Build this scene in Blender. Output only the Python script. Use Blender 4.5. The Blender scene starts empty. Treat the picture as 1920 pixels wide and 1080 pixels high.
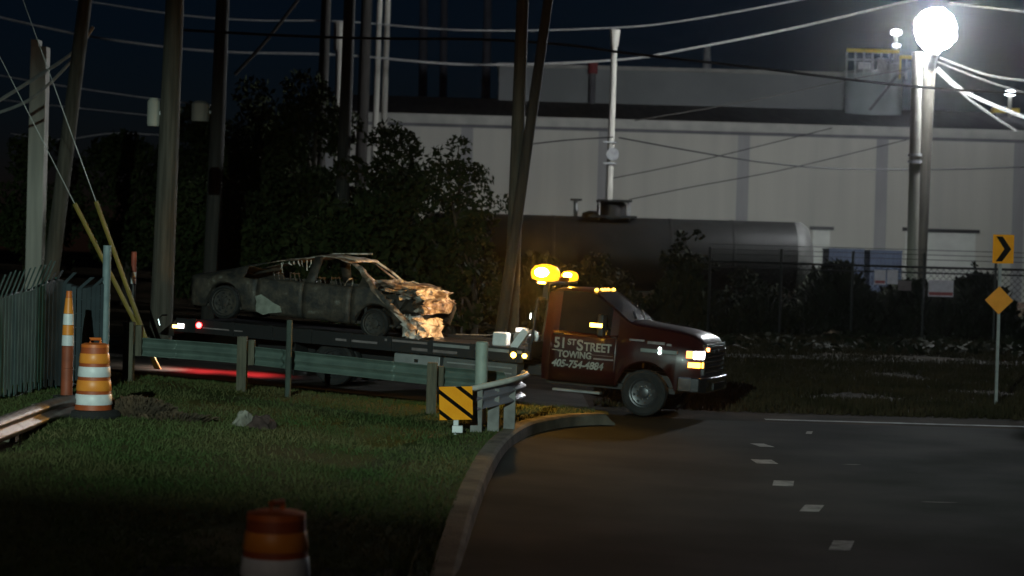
import bpy, bmesh, math, random
import numpy as np
from mathutils import Vector, Matrix, noise

# ------------------------------------------------------------------ camera
scene = bpy.context.scene
FPX, ROLL, CAMZ, HORIZON = 3600.0, math.radians(1.6), 2.7, 491.0
PITCH = math.atan((540.0 - HORIZON) / FPX)
F_ = Vector((0, math.cos(PITCH), -math.sin(PITCH)))
R0 = Vector((1, 0, 0)); U0 = Vector((0, math.sin(PITCH), math.cos(PITCH)))
R_ = R0 * math.cos(ROLL) + U0 * math.sin(ROLL)
U_ = U0 * math.cos(ROLL) - R0 * math.sin(ROLL)
cam_d = bpy.data.cameras.new('camera'); cam = bpy.data.objects.new('camera', cam_d)
scene.collection.objects.link(cam)
cam_d.sensor_width = 36.0; cam_d.lens = FPX / 1920.0 * 36.0
cam_d.clip_start = 0.1; cam_d.clip_end = 3000.0
cam.matrix_world = Matrix(((R_.x, U_.x, -F_.x, 0), (R_.y, U_.y, -F_.y, 0), (R_.z, U_.z, -F_.z, CAMZ), (0, 0, 0, 1)))
scene.camera = cam
cam_d.dof.use_dof = True; cam_d.dof.focus_distance = 29.0; cam_d.dof.aperture_fstop = 1.4

# ------------------------------------------------------------------ world, moonlight, exposure
world = bpy.data.worlds.new('World'); scene.world = world; world.use_nodes = True
wn = world.node_tree.nodes; wl = world.node_tree.links
sky = wn.new('ShaderNodeTexSky'); sky.sky_type = 'NISHITA'; sky.sun_disc = False
sky.sun_elevation = math.radians(4.0); sky.sun_rotation = math.radians(180)
sky.air_density = 1.0; sky.dust_density = 0.3; sky.ozone_density = 6.0
tint = wn.new('ShaderNodeMix'); tint.data_type = 'RGBA'; tint.blend_type = 'MULTIPLY'; tint.inputs[0].default_value = 1.0
tint.inputs[7].default_value = (1.9, 0.84, 0.78, 1)      # the blue of the night sky
wl.new(sky.outputs[0], tint.inputs[6]); wl.new(tint.outputs[2], wn['Background'].inputs[0]); wn['Background'].inputs[1].default_value = 0.0032
sun_d = bpy.data.lights.new('moonlight', 'SUN'); sun_d.energy = 0.004; sun_d.angle = math.radians(0.5)
sun_d.color = (0.75, 0.85, 1.0)
sun = bpy.data.objects.new('moonlight', sun_d); scene.collection.objects.link(sun)
sun.rotation_euler = (math.radians(50), 0, math.radians(-25))
vs = scene.view_settings
vs.view_transform = 'Standard'; vs.look = 'None'; vs.exposure = 0.0; vs.gamma = 1.0; vs.use_curve_mapping = False
cy = scene.cycles
cy.max_bounces = 5; cy.diffuse_bounces = 2; cy.glossy_bounces = 3; cy.transmission_bounces = 4
cy.volume_bounces = 0; cy.transparent_max_bounces = 8; cy.sample_clamp_indirect = 2.0
cy.caustics_reflective = False; cy.caustics_refractive = False
cy.use_denoising = True

# ------------------------------------------------------------------ helpers
RNG = random.Random(51)
NPR = np.random.default_rng(51)
V = Vector

def W(px, py, d):
    """world point seen at pixel (px, py) of the 1920x1080 photograph, d metres ahead"""
    r = F_ + R_ * ((px - 960.0) / FPX) + U_ * ((540.0 - py) / FPX)
    return Vector((0, 0, CAMZ)) + r * (d / r.y)

def GX(px, d):
    return W(px, HORIZON + 40, d).x

def sstep(a, b, x):
    t = min(1.0, max(0.0, (x - a) / (b - a))); return t * t * (3 - 2 * t)

def link(o):
    scene.collection.objects.link(o); return o

def tag(o, label=None, cat=None, group=None, kind=None):
    if label: o['label'] = label
    if cat: o['category'] = cat
    if group: o['group'] = group
    if kind: o['kind'] = kind
    return o

def empty(name, loc=(0, 0, 0), rz=0.0, mat=None, parent=None):
    o = link(bpy.data.objects.new(name, None)); o.empty_display_size = 0.2
    if mat is not None: o.matrix_world = mat
    else: o.location = loc; o.rotation_euler = (0, 0, rz)
    if parent: o.parent = parent
    return o

def copy_tree(o, parent=None):
    c = o.copy(); link(c); c.parent = parent
    for ch in list(o.children): copy_tree(ch, c)
    return c

class MB:
    def __init__(s): s.v = []; s.f = []
    def quad(s, *pts):
        b = len(s.v); s.v += [tuple(p) for p in pts]; s.f.append(tuple(range(b, b + len(pts)))); return s
    def box(s, c, sz, R=None):
        b = len(s.v); hx, hy, hz = sz[0] / 2, sz[1] / 2, sz[2] / 2
        for dx, dy, dz in ((-1,-1,-1),(1,-1,-1),(1,1,-1),(-1,1,-1),(-1,-1,1),(1,-1,1),(1,1,1),(-1,1,1)):
            p = V((dx * hx, dy * hy, dz * hz))
            if R is not None: p = R @ p
            s.v.append(tuple(p + V(c)))
        for q in ((0,3,2,1),(4,5,6,7),(0,1,5,4),(1,2,6,5),(2,3,7,6),(3,0,4,7)): s.f.append(tuple(b + k for k in q))
        return s
    def bb(s, x0, x1, y0, y1, z0, z1):
        return s.box(((x0+x1)/2, (y0+y1)/2, (z0+z1)/2), (abs(x1-x0), abs(y1-y0), abs(z1-z0)))
    def bar(s, p0, p1, w, h):
        p0, p1 = V(p0), V(p1); d = p1 - p0; L = d.length
        q = d.to_track_quat('X', 'Z').to_matrix()
        return s.box((p0 + p1) / 2, (L, w, h), q)
    def tube(s, pts, r, n=8, caps=True):
        pts = [V(p) for p in pts]; rs = r if isinstance(r, (list, tuple)) else [r] * len(pts)
        b = len(s.v)
        for i, p in enumerate(pts):
            d = (pts[min(i+1, len(pts)-1)] - pts[max(i-1, 0)]).normalized()
            a = V((0, 0, 1)) if abs(d.z) < 0.9 else V((1, 0, 0))
            e1 = d.cross(a).normalized(); e2 = d.cross(e1)
            for k in range(n):
                t = 2 * math.pi * k / n
                s.v.append(tuple(p + (e1 * math.cos(t) + e2 * math.sin(t)) * rs[i]))
        for i in range(len(pts) - 1):
            for k in range(n):
                a0 = b + i*n + k; a1 = b + i*n + (k+1) % n
                s.f.append((a0, a1, a1 + n, a0 + n))
        if caps:
            s.f.append(tuple(b + k for k in range(n))); e = b + (len(pts)-1)*n
            s.f.append(tuple(e + n - 1 - k for k in range(n)))
        return s
    def lathe(s, prof, M=None, n=20, closed=False, caps=True):
        """profile (radius, height) turned about local z, then moved by M"""
        b = len(s.v); m = len(prof)
        for r, h in prof:
            for k in range(n):
                t = 2 * math.pi * k / n; p = V((r * math.cos(t), r * math.sin(t), h))
                s.v.append(tuple(M @ p if M is not None else p))
        for i in range(m if closed else m - 1):
            for k in range(n):
                j = (i + 1) % m
                s.f.append((b+i*n+k, b+i*n+(k+1)%n, b+j*n+(k+1)%n, b+j*n+k))
        if not closed and caps:
            s.f.append(tuple(b + n - 1 - k for k in range(n))); e = b + (m-1)*n
            s.f.append(tuple(e + k for k in range(n)))
        return s
    def prism(s, poly, M, t):
        """2-D outline in the xy plane, thickness t along z, moved by M"""
        b = len(s.v); n = len(poly)
        for z in (0, t):
            for x, y in poly: s.v.append(tuple(M @ V((x, y, z))))
        s.f.append(tuple(b + n - 1 - k for k in range(n))); s.f.append(tuple(b + n + k for k in range(n)))
        for k in range(n): s.f.append((b+k, b+(k+1)%n, b+n+(k+1)%n, b+n+k))
        return s
    def build(s, name, m, parent=None, smooth=False, bevel=0.0, normals=True, angle=40):
        me = bpy.data.meshes.new(name); me.from_pydata(s.v, [], s.f)
        if normals:
            bm = bmesh.new(); bm.from_mesh(me); bmesh.ops.recalc_face_normals(bm, faces=bm.faces); bm.to_mesh(me); bm.free()
        if smooth:
            for p in me.polygons: p.use_smooth = True
            me.set_sharp_from_angle(angle=math.radians(angle))
        me.materials.append(m)
        o = link(bpy.data.objects.new(name, me))
        if parent: o.parent = parent
        if bevel:
            md = o.modifiers.new('bevel', 'BEVEL'); md.width = bevel; md.segments = 2; md.limit_method = 'ANGLE'
        return o

def at_point(o, p):
    o.location = p; return o

# ------------------------------------------------------------------ materials
MATS = {}
def mat(name, c1, c2=None, rough=0.6, metal=0.0, scale=6.0, bump=0.0, bscale=None, spec=0.5, detail=5.0, stretch=None, coat=0.0, lo=0.35, hi=0.65):
    if name in MATS: return MATS[name]
    m = bpy.data.materials.new(name); m.use_nodes = True; nt = m.node_tree; nd = nt.nodes; ln = nt.links
    bs = nd['Principled BSDF']
    bs.inputs['Roughness'].default_value = rough; bs.inputs['Metallic'].default_value = metal
    bs.inputs['Specular IOR Level'].default_value = spec; bs.inputs['Coat Weight'].default_value = coat
    if c2 is None: c2 = tuple(x * 0.72 for x in c1)
    tc = nd.new('ShaderNodeTexCoord'); mp = nd.new('ShaderNodeMapping'); ln.new(tc.outputs['Object'], mp.inputs[0])
    if stretch: mp.inputs['Scale'].default_value = stretch
    nz = nd.new('ShaderNodeTexNoise'); nz.inputs['Scale'].default_value = scale; nz.inputs['Detail'].default_value = detail
    ln.new(mp.outputs[0], nz.inputs['Vector'])
    cr = nd.new('ShaderNodeValToRGB'); cr.color_ramp.elements[0].position = lo; cr.color_ramp.elements[1].position = hi
    cr.color_ramp.elements[0].color = (*c1, 1); cr.color_ramp.elements[1].color = (*c2, 1)
    ln.new(nz.outputs['Fac'], cr.inputs[0]); ln.new(cr.outputs[0], bs.inputs['Base Color'])
    mr = nd.new('ShaderNodeMapRange'); mr.inputs['To Min'].default_value = max(0.02, rough - 0.12); mr.inputs['To Max'].default_value = min(1, rough + 0.12)
    ln.new(nz.outputs['Fac'], mr.inputs['Value']); ln.new(mr.outputs[0], bs.inputs['Roughness'])
    if bump:
        n2 = nd.new('ShaderNodeTexNoise'); n2.inputs['Scale'].default_value = bscale or scale * 4; n2.inputs['Detail'].default_value = 6
        ln.new(mp.outputs[0], n2.inputs['Vector'])
        bp = nd.new('ShaderNodeBump'); bp.inputs['Strength'].default_value = bump; bp.inputs['Distance'].default_value = 0.03
        ln.new(n2.outputs['Fac'], bp.inputs['Height']); ln.new(bp.outputs[0], bs.inputs['Normal'])
    MATS[name] = m; return m

def emit(name, col, strength):
    if name in MATS: return MATS[name]
    m = bpy.data.materials.new(name); m.use_nodes = True; bs = m.node_tree.nodes['Principled BSDF']
    bs.inputs['Base Color'].default_value = (*[min(1, c) * .8 for c in col], 1); bs.inputs['Roughness'].default_value = 0.3
    bs.inputs['Emission Color'].default_value = (*col, 1); bs.inputs['Emission Strength'].default_value = strength
    MATS[name] = m; return m

def glass_mat():
    m = mat('dark_glass', (0.012, 0.013, 0.015), (0.008, 0.008, 0.01), rough=0.08, spec=0.6)
    return m

M_ASPH = mat('asphalt', (0.032, 0.036, 0.032), (0.015, 0.017, 0.0155), rough=0.92, detail=9, scale=0.45, bump=0.22, bscale=45, spec=0.012)
M_DRIVE = mat('driveway_asphalt', (0.046, 0.040, 0.032), (0.026, 0.023, 0.019), rough=0.7, scale=1.1, bump=0.5, bscale=40, spec=0.05)
M_DIRT = mat('scrub_dirt', (0.046, 0.034, 0.022), (0.015, 0.014, 0.009), rough=0.95, scale=0.8, detail=10, bump=1.0, bscale=5, spec=0.01)
M_GRASS = mat('verge_turf', (0.050, 0.080, 0.026), (0.090, 0.085, 0.042), rough=0.95, scale=0.6, bump=0.9, bscale=22, spec=0.02)
M_BLADE = mat('grass_blade', (0.050, 0.085, 0.028), (0.105, 0.100, 0.045), rough=0.9, scale=0.55, spec=0.03, detail=8)
M_CONC = mat('kerb_concrete', (0.17, 0.145, 0.115), (0.09, 0.08, 0.065), rough=0.9, spec=.05, scale=2, bump=0.4, bscale=30)
M_PAINT = mat('road_paint', (0.72, 0.72, 0.70), (0.40, 0.40, 0.38), rough=0.6, scale=9)
M_WALL = mat('warehouse_panel', (0.54, 0.53, 0.47), (0.45, 0.445, 0.40), rough=0.85, scale=0.9, bump=0.1, bscale=3, stretch=(1.0, 1.0, 0.06), spec=0.1, detail=8, lo=.3, hi=.72)
M_PIL = mat('pilaster_paint', (0.16, 0.16, 0.17), (0.12, 0.12, 0.13), rough=0.8, scale=1)
M_PILW = mat('faded_pilaster', (0.37, 0.37, 0.36), (0.28, 0.28, 0.285), rough=0.85, scale=0.8, stretch=(1, 1, .15), spec=.1)
M_COPE = mat('coping_metal', (0.46, 0.46, 0.42), (0.36, 0.36, 0.33), rough=0.6, scale=1, spec=.15)
M_ROOF = mat('dark_roof_sheet', (0.050, 0.045, 0.036), (0.036, 0.033, 0.028), rough=0.7, scale=0.6, stretch=(4, 0.3, 1))
M_UPPER = mat('upper_wall_sheet', (0.29, 0.31, 0.31), (0.23, 0.25, 0.25), rough=0.7, scale=0.3)
M_STEEL = mat('galvanised_steel', (0.42, 0.43, 0.43), (0.28, 0.29, 0.30), rough=0.45, metal=0.6, scale=5)
M_RAIL = mat('weathered_guardrail', (0.13, 0.18, 0.155), (0.08, 0.115, 0.10), rough=0.5, metal=0.3, scale=3, bump=0.2)
M_WOODP = mat('post_timber', (0.13, 0.12, 0.085), (0.075, 0.07, 0.05), rough=0.9, scale=4, bump=0.5, stretch=(6, 6, 0.6))
M_POLE = mat('pole_timber', (0.10, 0.09, 0.072), (0.055, 0.05, 0.04), rough=0.9, scale=3, bump=0.5, stretch=(5, 5, 0.25))
M_POLEL = mat('pale_pole', (0.52, 0.50, 0.44), (0.38, 0.37, 0.33), rough=0.75, scale=1.5, stretch=(4, 4, 0.3))
M_DARKP = mat('dark_pole', (0.05, 0.045, 0.04), (0.03, 0.028, 0.025), rough=0.9, scale=3, stretch=(5, 5, 0.3))
M_WIRE = mat('bare_wire', (0.44, 0.44, 0.42), (0.34, 0.34, 0.33), rough=0.45, metal=0.3)
M_WIRED = mat('dull_wire', (0.11, 0.11, 0.105), (0.07, 0.07, 0.068), rough=0.7)
M_WIREB = mat('black_cable', (0.012, 0.012, 0.014), None, rough=0.6)
M_FENCE = mat('green_slat', (0.066, 0.135, 0.120), (0.044, 0.100, 0.088), rough=0.7, scale=3, bump=0.1, spec=0.08)
M_FENCE_SHADE = mat('shaded_slat', (0.055, 0.070, 0.078), (0.04, 0.052, 0.058), rough=0.7, scale=3, spec=0.08)  # greyer slats past the corner, the turned panel's shade put into the colour
M_BLACK = mat('black_paint', (0.016, 0.016, 0.017), (0.010, 0.010, 0.011), rough=0.45, scale=4)
M_RUB = mat('rubber', (0.018, 0.018, 0.018), (0.012, 0.012, 0.012), rough=0.85, scale=8, bump=0.3)
M_RED = mat('maroon_paint', (0.034, 0.0048, 0.0045), (0.022, 0.0036, 0.0034), rough=0.34, scale=2.5, coat=0.35, bump=0.04, bscale=3)
M_CHROME = mat('chrome', (0.65, 0.66, 0.70), (0.5, 0.5, 0.54), rough=0.16, metal=1.0, scale=3)
M_ALU = mat('tread_aluminium', (0.38, 0.39, 0.39), (0.26, 0.27, 0.27), rough=0.45, metal=0.5, scale=4)
M_LETTER = mat('white_lettering', (0.36, 0.36, 0.33), (0.22, 0.22, 0.20), rough=0.7, scale=9, spec=.1)
M_FAINT = mat('faded_decal', (0.24, 0.20, 0.20), (0.16, 0.13, 0.13), rough=0.5, scale=8)
M_GLASS = glass_mat()
M_ORANGE = mat('orange_plastic', (0.70, 0.17, 0.025), (0.55, 0.12, 0.02), rough=0.5, scale=5)
M_WHITEB = mat('white_sheeting', (0.78, 0.80, 0.80), (0.62, 0.64, 0.66), rough=0.45, scale=6)
M_ORBAND = mat('orange_sheeting', (0.85, 0.30, 0.04), (0.75, 0.24, 0.03), rough=0.45, scale=6)
M_YEL = mat('yellow_sheeting', (0.92, 0.36, 0.010), (0.86, 0.31, 0.008), rough=0.7, scale=6, spec=.15)
M_SIGNB = mat('sign_black', (0.006, 0.006, 0.006), None, rough=0.9, spec=0.02)
M_ORSIGN = mat('orange_sign', (0.90, 0.34, 0.03), (0.80, 0.29, 0.02), rough=0.4, scale=5)
M_YELP = mat('yellow_guard', (0.27, 0.20, 0.035), (0.20, 0.145, 0.028), rough=0.6, scale=3)
M_TANK = mat('tank_shell', (0.020, 0.020, 0.019), (0.013, 0.013, 0.0125), rough=0.5, scale=0.8, bump=0.1, spec=0.15)
M_TANKW = mat('tank_band', (0.12, 0.12, 0.115), (0.08, 0.08, 0.077), rough=0.5, scale=1.5, spec=0.2)
M_DOOR = mat('dock_door', (0.72, 0.74, 0.68), (0.60, 0.62, 0.57), rough=0.6, scale=1)
M_BLUE = mat('blue_container', (0.05, 0.075, 0.13), (0.04, 0.055, 0.10), rough=0.6, scale=2)
M_YELR = mat('yellow_rail', (0.80, 0.62, 0.10), (0.65, 0.50, 0.08), rough=0.5, scale=2)
M_TEAL = mat('pale_tank_steel', (0.45, 0.52, 0.52), (0.34, 0.40, 0.40), rough=0.5, scale=0.5)
M_LEAF = mat('leaf_dark', (0.020, 0.030, 0.010), (0.034, 0.042, 0.016), rough=0.8, scale=0.5, spec=0.08)
M_LEAF2 = mat('leaf_scrub', (0.016, 0.020, 0.011), (0.026, 0.028, 0.016), rough=0.8, scale=0.4, spec=0.05)
M_BARK = mat('bark', (0.060, 0.048, 0.036), (0.035, 0.028, 0.022), rough=0.95, scale=6, bump=0.5)
M_ROCK = mat('pale_rubble', (0.26, 0.25, 0.21), (0.12, 0.11, 0.09), rough=0.9, scale=5, bump=0.5)
M_ROCKD = mat('dark_rubble', (0.06, 0.035, 0.03), (0.035, 0.02, 0.018), rough=0.95, scale=5, bump=0.5)
M_WEED = mat('brown_weeds', (0.085, 0.055, 0.03), (0.045, 0.032, 0.02), rough=0.95, scale=4)
M_RAILST = mat('rusty_rail', (0.10, 0.06, 0.04), (0.06, 0.04, 0.03), rough=0.7, scale=6)
M_SIGNW = mat('pink_white_sign', (0.85, 0.72, 0.88), (0.70, 0.58, 0.72), rough=0.6, scale=6)
M_SIGNR = mat('red_print', (0.45, 0.10, 0.12), (0.35, 0.07, 0.09), rough=0.6, scale=6)

def burnt(name, lo, hi, ash=(0.22, 0.225, 0.20), rust=(0.065, 0.052, 0.038), char=(0.020, 0.019, 0.018), scale=3.0):
    if name in MATS: return MATS[name]
    m = bpy.data.materials.new(name); m.use_nodes = True; nt = m.node_tree; nd = nt.nodes; ln = nt.links
    bs = nd['Principled BSDF']; bs.inputs['Roughness'].default_value = 0.62
    tc = nd.new('ShaderNodeTexCoord')
    nz = nd.new('ShaderNodeTexNoise'); nz.inputs['Scale'].default_value = scale; nz.inputs['Detail'].default_value = 8; nz.inputs['Roughness'].default_value = 0.62
    ln.new(tc.outputs['Object'], nz.inputs['Vector'])
    cr = nd.new('ShaderNodeValToRGB'); e = cr.color_ramp.elements
    e[0].position = lo; e[0].color = (*char, 1); e[1].position = hi; e[1].color = (*ash, 1)
    k = e.new((lo + hi) / 2); k.color = (*rust, 1)
    ln.new(nz.outputs['Fac'], cr.inputs[0]); ln.new(cr.outputs[0], bs.inputs['Base Color'])
    n2 = nd.new('ShaderNodeTexNoise'); n2.inputs['Scale'].default_value = 22; n2.inputs['Detail'].default_value = 6
    ln.new(tc.outputs['Object'], n2.inputs['Vector'])
    bp = nd.new('ShaderNodeBump'); bp.inputs['Strength'].default_value = 0.5; bp.inputs['Distance'].default_value = 0.02
    ln.new(n2.outputs['Fac'], bp.inputs['Height']); ln.new(bp.outputs[0], bs.inputs['Normal'])
    MATS[name] = m; return m
M_BURN = burnt('burnt_body', 0.40, 0.80, scale=4.5)
M_BURNL = burnt('burnt_pale', 0.33, 0.64, scale=5.0, ash=(0.52, 0.48, 0.43), rust=(0.20, 0.13, 0.085))
M_CHAR = burnt('charred', 0.45, 0.95, ash=(0.15, 0.14, 0.13))
M_ASHW = burnt('peeled_white_metal', 0.30, 0.56, scale=6.0, ash=(0.66, 0.63, 0.58), rust=(0.34, 0.27, 0.21))

# ------------------------------------------------------------------ terrain
PF = W(1202, 782, 34.3); PR = W(623, 724, 36.3)
SLOPE = (PR.z - PF.z) / (PF.x - PR.x)
def hbase(x, y):
    u = PF.x - x
    g = 0.5 * (u + math.sqrt(u * u + 0.6)) * SLOPE
    g = 1.5 * math.tanh(g / 1.5)
    z = PF.z + g * sstep(8, 23, y) * (1 - 0.8 * sstep(60, 120, y))
    return z + 0.35 * sstep(42, 62, y) + 1.0 * sstep(71, 77.5, y) * (1 - sstep(82.5, 90, y))
dx, dy = (PF - PR).normalized().x, (PF - PR).normalized().y
def near_drive(x): return PF.y - 1.0 + (x - PF.x) * dy / dx
def hverge(x, y):
    z = hbase(x, y) + 0.13 - 0.22 * (1 - sstep(12.5, 20, y))
    z -= 0.32 * math.exp(-((x + 7.1) ** 2 + (y - 22.6) ** 2) / 3.2)
    yd = near_drive(x); z -= 0.17 * sstep(yd - 3.2, yd - .6, y) * (1 - sstep(-2.5, .5, x))
    z += 0.05 * noise.noise(V((x * 0.35, y * 0.22, 3.1)))
    return z
def ground(px, d, verge=False):
    x = GX(px, d); return V((x, d, hverge(x, d) if verge else hbase(x, d)))

# one ground sheet out to the horizon
def grid_mesh(xs, ys, zf):
    m = MB(); nx = len(xs)
    for y in ys:
        for x in xs: m.v.append((x, y, zf(x, y)))
    for j in range(len(ys) - 1):
        for i in range(nx - 1): m.f.append((j*nx+i, j*nx+i+1, (j+1)*nx+i+1, (j+1)*nx+i))
    return m
xs = [-900, -300, -120, -60] + [k for k in range(-40, 61, 2)] + [80, 140, 320, 900]
ys = [-200, -60, -20, -5] + [2 * k for k in range(0, 70)] + [150, 180, 250, 400, 900, 2200]
tag(grid_mesh(xs, ys, lambda x, y: hbase(x, y) - 0.03).build('ground', M_DIRT, smooth=True), kind='structure')

# near carriageway (sheet on the ground), its far edge line, the truck's driveway
ROADY1 = 35.2
xs = [-3 + 0.5 * k for k in range(0, 12)] + [3 + 2 * k for k in range(0, 30)]
ys = [-20, -10, 0] + [2 + k for k in range(0, 33)]
def road_far(x): return ROADY1 + 0.006 * (x - 2) ** 1.0
m = MB(); nx = len(xs)
for y in ys:
    for x in xs: m.v.append((x, y, hbase(x, y) - 0.002))
for j in range(len(ys) - 1):
    for i in range(nx - 1): m.f.append((j*nx+i, j*nx+i+1, (j+1)*nx+i+1, (j+1)*nx+i))
road = tag(m.build('road', M_ASPH, smooth=True), kind='structure')
m = MB()
for k in range(40):
    x0, x1 = 4.6 + k * 0.8, 4.6 + (k + 1) * 0.8
    for (x, y) in ((x0, 34.3), (x1, 34.3), (x1, 34.55), (x0, 34.55)): m.v.append((x, y, hbase(x, y) + 0.010))
    b = len(m.v) - 4; m.f.append((b, b+1, b+2, b+3))
m.build('edge_line', mat('worn_line', (0.34, 0.34, 0.32), (0.14, 0.14, 0.13), rough=.8, scale=2.5, spec=.05), road)
for (px, py, w, l, sk) in ((1438, 836, .22, .50, .10), (1443, 867, .30, .55, .02), (1480, 908, .26, .60, -.10), (1535, 955, .22, .62, -.16), (1593, 1025, .21, .66, -.16)):
    s = (py - (HORIZON + (px - 960) * math.tan(ROLL))) / (CAMZ - PF.z); d = FPX / s; x = GX(px, d); z = hbase(x, d) + 0.003
    MB().quad((x - w/2 - sk/2, d + l/2, z), (x - w/2 + sk/2*-1 + sk, d - l/2, z), (x + w/2 + sk/2, d - l/2, z), (x + w/2 - sk/2, d + l/2, z)).build('lane_dash', mat('worn_dash', (0.30, 0.30, 0.29), (0.10, 0.10, 0.10), rough=.85, scale=6, spec=.03, lo=.40, hi=.72), road)
for (px, py, w, l) in ((1765, 943, .36, .03), (1600, 872, .20, .05), (1520, 812, .10, .5)):
    s_ = (py - (HORIZON + (px - 960) * math.tan(ROLL))) / (CAMZ - PF.z); d = FPX / s_; x = GX(px, d); z = hbase(x, d) + 0.003
    MB().quad((x - w/2, d - l/2, z), (x + w/2, d - l/2, z), (x + w/2 + .1, d + l/2, z), (x - w/2 + .1, d + l/2, z)).build('paint_scrap', mat('scrap_paint', (.22, .22, .20), (.10, .10, .09), rough=.8, scale=4, spec=.05), road)
m = MB(); xs = [-30 + k * .5 for k in range(0, 64)]
for x in xs:
    yn = near_drive(x)
    for q in range(5):
        y = yn - 0.3 + q * 1.5; m.v.append((x, y, hbase(x, y) + 0.006))
for i in range(len(xs) - 1):
    for q in range(4): m.f.append((i*5+q, (i+1)*5+q, (i+1)*5+q+1, i*5+q+1))
tag(m.build('driveway', M_DRIVE, smooth=True), kind='structure')
# pale gravel strip and railway bed farther out
m = MB()
for k in range(60):
    x0, x1 = -10 + k, -9 + k
    m.quad((x0, 53.5, hbase(x0, 53.5) + .01), (x1, 53.5, hbase(x1, 53.5) + .01), (x1, 55.0, hbase(x1, 55) + .01), (x0, 55.0, hbase(x0, 55) + .01))
tag(m.build('footpath', mat('pale_gravel', (0.085, 0.08, 0.07), (0.04, 0.038, 0.033), rough=0.95, scale=2, bump=0.6, spec=0.02), smooth=True), kind='structure')

# kerb: a curve with ground points read off the photograph
KPIX = [(700, 1340), (770, 1190), (822, 1078), (858, 985), (892, 905), (922, 852), (950, 826), (990, 806), (1050, 792), (1110, 786), (1150, 785)]
KP = []
for (px, py) in KPIX:
    s = (py - (HORIZON + (px - 960) * math.tan(ROLL))) / (CAMZ - PF.z - 0.13); d = FPX / s
    KP.append(V((GX(px, d), d, 0)))
def smooth_path(P, n=6):
    out = []
    for i in range(len(P) - 1):
        p0 = P[max(i-1, 0)]; p1 = P[i]; p2 = P[i+1]; p3 = P[min(i+2, len(P)-1)]
        for k in range(n):
            t = k / n
            out.append(0.5 * ((2*p1) + (p2-p0)*t + (2*p0-5*p1+4*p2-p3)*t*t + (3*p1-p0-3*p2+p3)*t**3))
    out.append(P[-1]); return out
KC = smooth_path(KP)
def kerb_strip(path, name):
    m = MB(); n = len(path)
    for i, p in enumerate(path):
        d = (path[min(i+1, n-1)] - path[max(i-1, 0)]).normalized(); nr = V((d.y, -d.x, 0))   # to the road side
        a = p - nr * 0.02; b = p + nr * 0.16; c = p + nr * 0.20
        fade = 1 - 0.8 * sstep(0.94, 1.0, i / (n - 1))
        zt = min(hverge(a.x, a.y) + 0.025, hbase(p.x, p.y) + 0.17 * fade + 0.02); zr = hbase(c.x, c.y) - 0.05
        m.v += [(a.x, a.y, zr), (a.x, a.y, zt), (b.x, b.y, zt - 0.005), (c.x, c.y, zt - 0.035), (c.x + nr.x * .02, c.y + nr.y * .02, zr)]
    for i in range(n - 1):
        for k in range(4): m.f.append((i*5+k, i*5+k+1, (i+1)*5+k+1, (i+1)*5+k))
    m.f.append((0, 1, 2, 3, 4)); e = (n-1)*5; m.f.append((e, e+1, e+2, e+3, e+4))
    return m.build(name, M_CONC, smooth=True, angle=25)
tag(kerb_strip(KC, 'kerb'), kind='structure')
# grass verge left of the kerb up to the driveway
kx = [p.x for p in KC]
def verge_near(x):
    if x <= kx[0]: return KC[0].y - 3 + 0 * x
    for i in range(len(KC) - 1):
        if kx[i] <= x <= kx[i+1]:
            t = (x - kx[i]) / max(1e-6, kx[i+1] - kx[i]); return KC[i].y + t * (KC[i+1].y - KC[i].y)
    return KC[-1].y
cols = [-60, -40, -28] + [-20 + 0.5 * k for k in range(0, int((20 + kx[0]) / 0.5))] + kx
m = MB(); NR = 60
for x in cols:
    y0 = verge_near(x) if x > kx[0] else -6.0
    y1 = max(y0 + 0.02, near_drive(x) - 0.25)
    for q in range(NR + 1):
        y = y0 + (y1 - y0) * q / NR; m.v.append((x, y, hverge(x, y) - 0.10 * sstep(y1 - 0.4, y1, y)))
for i in range(len(cols) - 1):
    for q in range(NR): m.f.append((i*(NR+1)+q, (i+1)*(NR+1)+q, (i+1)*(NR+1)+q+1, i*(NR+1)+q+1))
tag(m.build('verge', M_GRASS, smooth=True), kind='structure')
# grass blades on the verge
def grass_blades(n, seed):
    r = np.random.default_rng(seed); pts = []
    while len(pts) < n:
        d = 15.0 + 21.0 * r.random(); px = -40 + 1160 * r.random(); x = GX(px, d)
        if x > kx[-1] - 0.1 or d > near_drive(x) - 0.5: continue
        if x > kx[0] and d < verge_near(x) + 0.12: continue
        if noise.noise(V((x * .8, d * .5, 7))) < -0.25 and r.random() < 0.7: continue
        pts.append((x, d, hverge(x, d)))
    P = np.array(pts); k = len(P)
    a = r.random(k) * 2 * np.pi; h = 0.02 + 0.05 * r.random(k) ** 2; w = 0.006 + 0.008 * r.random(k)
    lean = 0.035 * r.standard_normal((k, 2))
    v = np.zeros((k, 3, 3)); dxy = np.stack([np.cos(a), np.sin(a)], 1) * w[:, None]
    v[:, 0, :2] = P[:, :2] - dxy; v[:, 1, :2] = P[:, :2] + dxy; v[:, 0, 2] = v[:, 1, 2] = P[:, 2] - 0.01
    v[:, 2, :2] = P[:, :2] + lean; v[:, 2, 2] = P[:, 2] + h
    return v.reshape(-1, 3)
def tri_mesh(name, verts, per, m):
    n = len(verts) // per; me = bpy.data.meshes.new(name)
    me.vertices.add(len(verts)); me.vertices.foreach_set('co', verts.astype(np.float32).ravel())
    me.loops.add(n * per); me.loops.foreach_set('vertex_index', np.arange(n * per, dtype=np.int32))
    me.polygons.add(n); me.polygons.foreach_set('loop_start', np.arange(0, n * per, per, dtype=np.int32))
    me.update(calc_edges=True); me.materials.append(m)
    return link(bpy.data.objects.new(name, me))
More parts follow.
